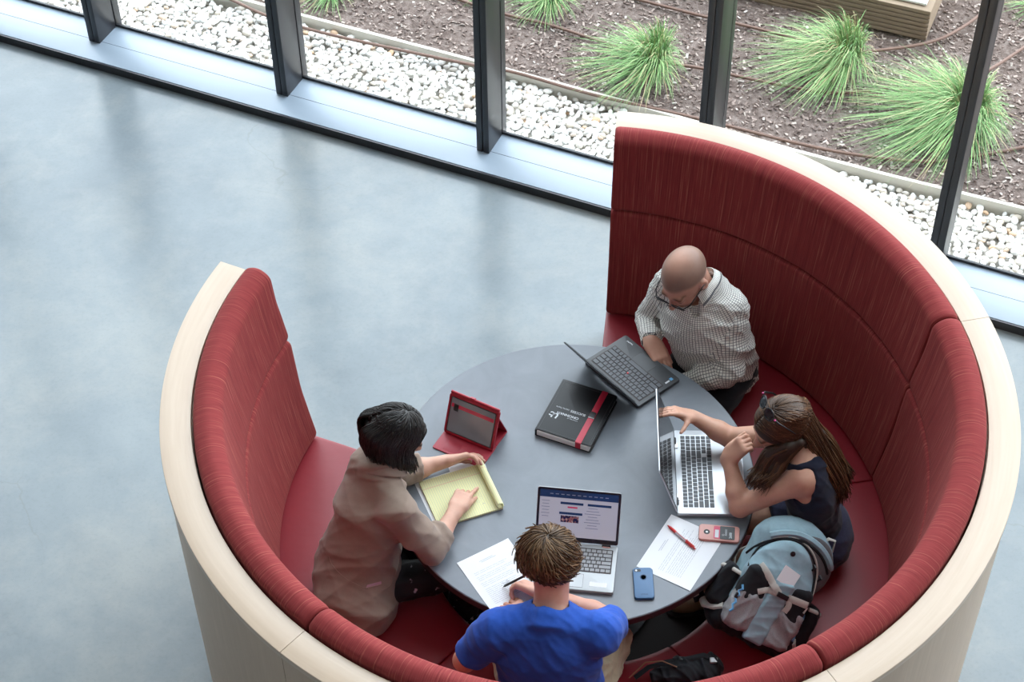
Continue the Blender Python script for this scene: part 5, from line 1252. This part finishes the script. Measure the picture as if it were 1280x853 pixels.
q = MB(); q.slab((xs, -d*.5+.001, .006), .022, .004, .030, .001); q.slab((xs, d*.5-.001, .006), .022, .004, .030, .001); build('strap_end', q, 'redstrap', st_)
build('buckle', MB().slab((xs, -d*.03, .0378), .022, .030, .0030, .002, bev=.0008), 'black', st_)
build('buckle_rim', MB().slab((xs, -d*.03+.016, .0378), .024, .003, .0034, .001), 'silver', st_)
q = MB(); z_ = .0364
X0 = xs+.025
text(q, 'SUCCESS', .0155, (X0, -.002, z_), (1, 0, 0), (0, 1, 0), bold=.0004); text(q, 'starts here', .0125, (X0+.068, -.002, z_), (1, 0, 0), (0, 1, 0))
text(q, 'University of', .0080, (X0+.018, .040, z_), (1, 0, 0), (0, 1, 0)); text(q, 'CINCINNATI', .0155, (X0+.018, .024, z_), (1, 0, 0), (0, 1, 0), bold=.0004)
text(q, 'U', .036, (X0+.094, .036, z_), (1, .0, 0), (.2, 1, 0), bold=.0012); text(q, 'C', .028, (X0+.110, .034, z_), (1, .0, 0), (.2, 1, 0), bold=.0012)
build('cover_lettering', q, 'cardwhite', t)

# yellow legal pad and the sheets under it
m = mat('yellow_ruled_paper', (.74, .70, .36), .7, .3); v = coords(m); sx_ = N(m, 'SeparateXYZ'); L(m, v, sx_.inputs[0])
dv = N(m, 'Math', operation='DIVIDE'); L(m, sx_.outputs['Y'], dv.inputs[0]); dv.inputs[1].default_value = .0087; fr_ = N(m, 'Math', operation='FRACT'); L(m, dv.outputs[0], fr_.inputs[0]); lt = N(m, 'Math', operation='LESS_THAN'); L(m, fr_.outputs[0], lt.inputs[0]); lt.inputs[1].default_value = .16
c1 = mixc(m, lt.outputs[0], (.76, .73, .40), (.52, .56, .42)); ab = N(m, 'Math', operation='ADD'); L(m, sx_.outputs['X'], ab.inputs[0]); ab.inputs[1].default_value = .072; ab2 = N(m, 'Math', operation='ABSOLUTE'); L(m, ab.outputs[0], ab2.inputs[0]); l2 = N(m, 'Math', operation='LESS_THAN'); L(m, ab2.outputs[0], l2.inputs[0]); l2.inputs[1].default_value = .0010
setcol(m, mixc(m, l2.outputs[0], c1, (.72, .40, .30))); M['yellow'] = m
a, b, c_, d_ = [P(*q, TZ+.010) for q in ((551, 656), (522, 606), (601, 577), (630, 637))]   # bottom edge a-b on the left, bound edge c-d on the right
up_ = ((c_-b).normalized()+(d_-a).normalized()).normalized(); rt = Vector((up_.y, -up_.x, 0)); w = .5*((a-b).length+(d_-c_).length); d = .5*((c_-b).length+(d_-a).length); c = (a+b+c_+d_)/4
t = thing('legal_pad', 'yellow ruled writing pad with its used pages rolled back', 'notepad', (c.x, c.y, TZ+.0016), math.atan2(rt.y, rt.x))
build('pad_block', MB().slab((0, 0, 0), w, d, .0085, .001), 'yellow', t, smooth=False)
build('card_backing', MB().slab((0, 0, -.0008), w, d, .0009, .001), mat('grey_card', (.25, .23, .2), .8), t)
q = MB(); n = 26; pr = []
for k in range(n+1): a_ = -1.2+k/n*5.6; r_ = .0165-.0028*k/n; pr.append((d/2-.004+.0*k-r_*math.sin(a_)*.9-.006, .0085+.0155-r_*math.cos(a_)*.95))
o_ = len(pr); vs = [Vector((x, y, z)) for x in (-w/2, w/2) for (y, z) in pr]; cz = .024; cyy = d/2-.010
inn = [Vector((x, cyy+(y-cyy)*.80, cz+(z-cz)*.80)) for x in (-w/2, w/2) for (y, z) in pr]
q.add(vs+inn, [[k, k+1, o_+k+1, o_+k] for k in range(o_-1)]+[[2*o_+k, 3*o_+k, 3*o_+k+1, 2*o_+k+1] for k in range(o_-1)]+[[k, 2*o_+k, 2*o_+k+1, k+1] for k in range(o_-1)]+[[o_+k, o_+k+1, 3*o_+k+1, 3*o_+k] for k in range(o_-1)]+[[0, o_, 3*o_, 2*o_], [o_-1, 3*o_-1, 4*o_-1, 2*o_*1+o_-1+0]])
build('rolled_pages', q, 'yellow', t, angle=60)
q = MB(); r_ = random.Random(2)
for _ in range(14): a_ = Vector((w*.22+r_.uniform(-.02, .02), d*.22+r_.uniform(-.015, .015), .0090)); q.tube([a_, a_+Vector((.004, r_.uniform(-.004, .004), 0))], .0004, 4)
build('handwriting', q, 'ink', t)
for (dx, dy, rr, lb, mm) in ((-.012, -.016, .02, 'white sheet showing along the left edge of the yellow pad', 'paper'), (-.042, .062, -.10, 'white sheet sticking out above the yellow pad, below the writing hand', 'paper')):
    pc_ = c+rt*dx*1.0+up_*dy; 
    tt = thing('paper_document', lb, 'paper', (pc_.x, pc_.y, TZ+(0 if dx > -.02 else .00085)), math.atan2(rt.y, rt.x)+rr); bb = MB().box((0, 0, .0004), (w*.99, d*(.985 if dx > -.02 else .55), .0005)); build('paper_sheet', bb, mm, tt)

# ------------------------------------------------------------------ backpack on the seat
M['packblue'] = cloth('pale_blue_nylon', (.27, .40, .46), .75, .10, 25, .05); M['packgrey'] = cloth('grey_mesh', (.30, .30, .31), .85, .2, 300, .05); M['packblack'] = cloth('black_nylon', (.012, .013, .016), .7, .2, 50, .05)
M['packlining'] = cloth('dark_grey_panel', (.10, .095, .10), .8); M['webbing'] = cloth('grey_webbing', (.50, .48, .44), .8, .08, 90, .05)
def backpack():
    B = P(936, 790, .545); T = P(1004, 671, .80); yv = (T-B).normalized(); x0 = Vector((.97, .16, 0)); zv = x0.cross(yv).normalized(); 
    if zv.z < 0: zv = -zv
    xv = yv.cross(zv).normalized(); Hh = (T-B).length; c = (B+T)/2
    t = thing('backpack', 'pale blue and grey backpack with black panels leaning on the red seat', 'backpack', (c.x, c.y, .459)); R = Matrix((xv, yv, zv)).transposed(); Rn = np.array(R)
    g = lambda x, y, z: c+R@Vector((x, y, z)); s = 1.0
    hh = Hh/2+.015
    FL = []; Zc = {}
    def surf(x, y, lift=.0):
        zs = np.linspace(.16, -.12, 281, dtype=np.float32); pts = np.array([g(x, y, float(z)) for z in (zs[0], zs[-1])]); tt = (zs-zs[0])/(zs[-1]-zs[0]); L3 = pts[0][None]*(1-tt[:, None])+pts[1][None]*tt[:, None]; best = -.12
        for fl in FL:
            D = np.full(len(zs), .5)
            for (lo_, hi_, fn, k, op) in fl.ops:
                if op == 'd': D = D+fn(L3[:, 0], L3[:, 1], L3[:, 2])
                else: B = fn(L3[:, 0], L3[:, 1], L3[:, 2]); q = np.maximum(k-np.abs(D-B), 0)/max(k, 1e-6); D = np.minimum(D, B)-q*q*k*.25
            w_ = np.argmax(D < 0)
            if D[w_] < 0: best = max(best, float(zs[w_]))
        return g(x, y, best+lift)
    A = Field(.004); FL.append(A)        # main compartment
    A.rbox(g(0, -.01, -.035), (.152, hh, .075), Rn, .07, .02); A.ell(g(0, hh*.72, -.03), (.135, .10, .075), Rn, .04); A.ell(g(0, -hh*.5, -.02), (.180, .11, .080), Rn, .04)
    A.disp(folds(.003, 28, (.5, .3, .2), 4)); fbuild('main_compartment', A, 'packblue', t)
    E = Field(.004); FL.append(E); E.rbox(g(0, -hh*.86, -.03), (.170, .055, .085), Rn, .045, .02); E.disp(folds(.005, 30, (1, 0, 0), 2)); fbuild('base_panel', E, 'packblack', t)
    Ln = Field(.004); FL.append(Ln); Ln.ell(g(.050, hh*.50, .036), (.100, .118, .026), Rn, .02); fbuild('upper_panel', Ln, 'packlining', t)
    F = Field(.004); FL.append(F)        # front pocket with arched top
    F.ell(g(-.020, hh*.12, .045), (.125, .150, .042), Rn, .03); F.rbox(g(-.01, -hh*.30, .035), (.120, .12, .050), Rn, .04, .05); F.disp(folds(.003, 30, (.3, .6, 0), 14)); fp = fbuild('front_pocket', F, 'packblue', t)
    K = Field(.004); FL.append(K)        # black flanks of the pocket
    for x in (-1, 1): K.rbox(g(-.012+x*.082, -hh*.14, .060), (.052, .074, .040), Rn, .03, .02)
    K.disp(folds(.002, 40, (.3, 1, 0), 24)); fbuild('pocket_flank', K, 'packblack', t)
    for x in (-1, 1):
        Gm = Field(.004); FL.append(Gm); Gm.rbox(g(-.010+x*.080, -hh*.58, .060), (.056, .078, .042), Rn, .026, .03); Gm.disp(folds(.008, 34, (x, .6, 0), 31+x)); fbuild('mesh_pocket', Gm, 'packgrey', t)
    Cp = Field(.004); FL.append(Cp); Cp.rbox(g(-.010, -hh*.42, .088), (.040, .125, .020), Rn, .014, .02); Cp.disp(folds(.004, 40, (0, 1, 0), 3)); fbuild('centre_strip', Cp, 'packblue', t)
    for x in (-1, 1):
        Sp = Field(.004); Sp.rbox(g(x*.172, -hh*.42, -.015), (.034, .085, .050), Rn, .03, .02); Sp.disp(folds(.005, 34, (x, .6, 0), 41+x)); sp = fbuild('side_pocket', Sp, 'packblack', t)
        q = MB(); q.tube([g(x*.142, -hh*.10, .035), g(x*.178, -hh*.09, .030), g(x*.208, -hh*.12, -.005), g(x*.205, -hh*.16, -.05)], .009, 8, flat=.6); build('pocket_trim', q, 'webbing', sp, world=True)
        q = MB(); q.tube([g(x*.150, -hh*.70, .040), g(x*.170, -hh*.80, .02), g(x*.195, -hh*.86, -.01), g(x*.200, -hh*.82, -.04)], .016, 8, flat=.6); build('base_trim', q, 'webbing', sp, world=True)
    # zips and piping
    def zarc(nm, cx, cy, rx, ry, z, a0, a1, r, m, dz=0.):
        pts = [surf(cx+rx*math.cos(a), cy+ry*math.sin(a), .0015) for a in np.linspace(math.radians(a0), math.radians(a1), 30)]; pts = [(pts[max(i-2, 0)]+pts[max(i-1, 0)]+pts[i]+pts[min(i+1, len(pts)-1)]+pts[min(i+2, len(pts)-1)])/5 for i in range(len(pts))]; return build(nm, MB().tube(pts, r, 6), m, t, world=True)
    zarc('zip', -.020, hh*.10, .128, .158, .052, -5, 185, .0045, 'packblack', .012); zarc('zip', .005, hh*.18, .156, hh*.70, .030, 0, 180, .0055, 'packblack', .03)
    zarc('piping', -.020, hh*.10, .136, .167, .046, -25, 200, .004, 'webbing', .012); zarc('hood_edge', .005, hh*.22, .168, hh*.74, .012, 5, 142, .013, 'packblue', .03)
    # compression straps meeting in the middle
    def strap(nm, pts, wd, m='webbing'): pp = spline([Vector(p) for p in pts], 12); return build(nm, MB().tube([surf(q.x, q.y, .003) if q.z > 0 else g(*q) for q in pp], wd/2, 8, flat=.16, up=R@Vector((0, 0, 1))), m, t, world=True)
    strap('strap', [(-.120, hh*.22, .070), (-.085, hh*.14, .086), (-.045, hh*.02, .100), (-.015, -hh*.06, .104)], .026); strap('strap', [(.105, -hh*.02, .078), (.060, -hh*.04, .094), (.02, -hh*.06, .104)], .026)
    strap('strap_tail', [(-.02, -hh*.07, .106), (-.055, -hh*.10, .108), (-.085, -hh*.20, .100)], .022); strap('strap_tail', [(.025, -hh*.07, .106), (.042, -hh*.16, .108), (.040, -hh*.30, .104)], .022)
    build('buckle', MB().box(surf(0, -hh*.065, .008), (.045, .018, .008), 0, R, .002), 'black', t, world=True)
    for x in (-1, 1): q = MB(); q.tube([surf(x*.142+.006*(k % 2), -hh*(.22+.06*k), .003) for k in range(9)], .0045, 6); build('cord', q, 'bluemark', t, world=True); build('cord_lock', MB().box(surf(x*.142, -hh*.42, .006), (.013, .022, .012), 0, R, .003), 'black', t, world=True)
    ca = surf(-.035, hh*.20, .002); cb_ = surf(.015, hh*.20, .002); cc_ = surf(-.010, hh*.34, .002); ux_ = (cb_-ca).normalized(); un_ = ux_.cross(cc_-ca).normalized(); uy_ = un_.cross(ux_)
    build('name_card', MB().box((ca+cb_+cc_)/3+un_*.004, (.070, .062, .0008), 0, Matrix((ux_, uy_, un_)).transposed()@Matrix.Rotation(math.radians(-8), 3, 'Z')), 'paper', t, world=True)
    build('badge', MB().lathe([(0, .004), (.009, .003), (.010, 0)], 16), 'black', t).matrix_local = (Matrix.Translation(surf(-.03, hh*.62, .001)-t.location)@R.to_4x4())
    q = MB(); q.tube([g(.075, hh*.96, -.01), g(.09, hh*1.10, 0), g(.115, hh*1.12, 0), (g(.13, hh*.93, -.01))], .007, 8, flat=.5); build('handle', q, 'webbing', t, world=True)
    for (x, y) in ((.065, .62), (.105, .50)): build('loop', MB().tube([surf(x, hh*y, .0), surf(x+.008, hh*(y-.03), .010), surf(x+.004, hh*(y-.10), .0)], .005, 6), 'black', t, world=True)
    # shoulder straps hanging off to the left
    strap('shoulder_strap', [(-.14, -hh*.3, -.10), (-.22, -hh*.40, -.10), (-.245, -hh*.6, -.09), (-.19, -hh*.9, -.085)], .05, 'packblack'); strap('shoulder_strap', [(-.235, -hh*.48, -.07), (-.262, -hh*.66, -.06), (-.215, -hh*.85, -.07)], .022, 'webbing')
backpack()

# small black bag with a strap, half hidden by the near back cushion
c = P(862, 838, .48)
t = thing('small_bag', 'small black bag with tangled straps on the seat behind the near cushion edge', 'bag', (c.x, c.y, .459))
F = Field(.004); F.ell(c+Vector((0, -.01, .012)), (.105, .05, .034), None, .02); F.ell(c+Vector((-.08, -.02, .0)), (.06, .04, .025), None, .03); F.ell(c+Vector((.07, .01, .01)), (.045, .04, .034), None, .02); F.disp(folds(.010, 45, (1, .5, .3), 6)); fbuild('bag_body', F, 'packblack', t)
build('bag_strap', MB().tube([c+Vector(v) for v in ((-.20, -.03, .0), (-.15, .00, .02), (-.08, .015, .032), (0, .02, .046), (.05, .03, .05), (.09, .02, .04))], .010, 8, flat=.3), 'packblack', t, world=True)
build('bag_cord', MB().tube([c+Vector(v) for v in ((-.22, -.03, .0), (-.16, .015, .03), (-.10, .01, .045), (-.05, -.02, .05))], .0025, 6), mat('tan_cord', (.25, .12, .06), .7), t, world=True)
build('bag_buckle', MB().box(c+Vector((.085, .01, .045)), (.03, .022, .010), 0, None, .003), 'alugrey', t, world=True)
build('bag_clasp', MB().box(c+Vector((-.03, .02, .042)), (.022, .016, .010), 0, None, .003), 'black', t, world=True)
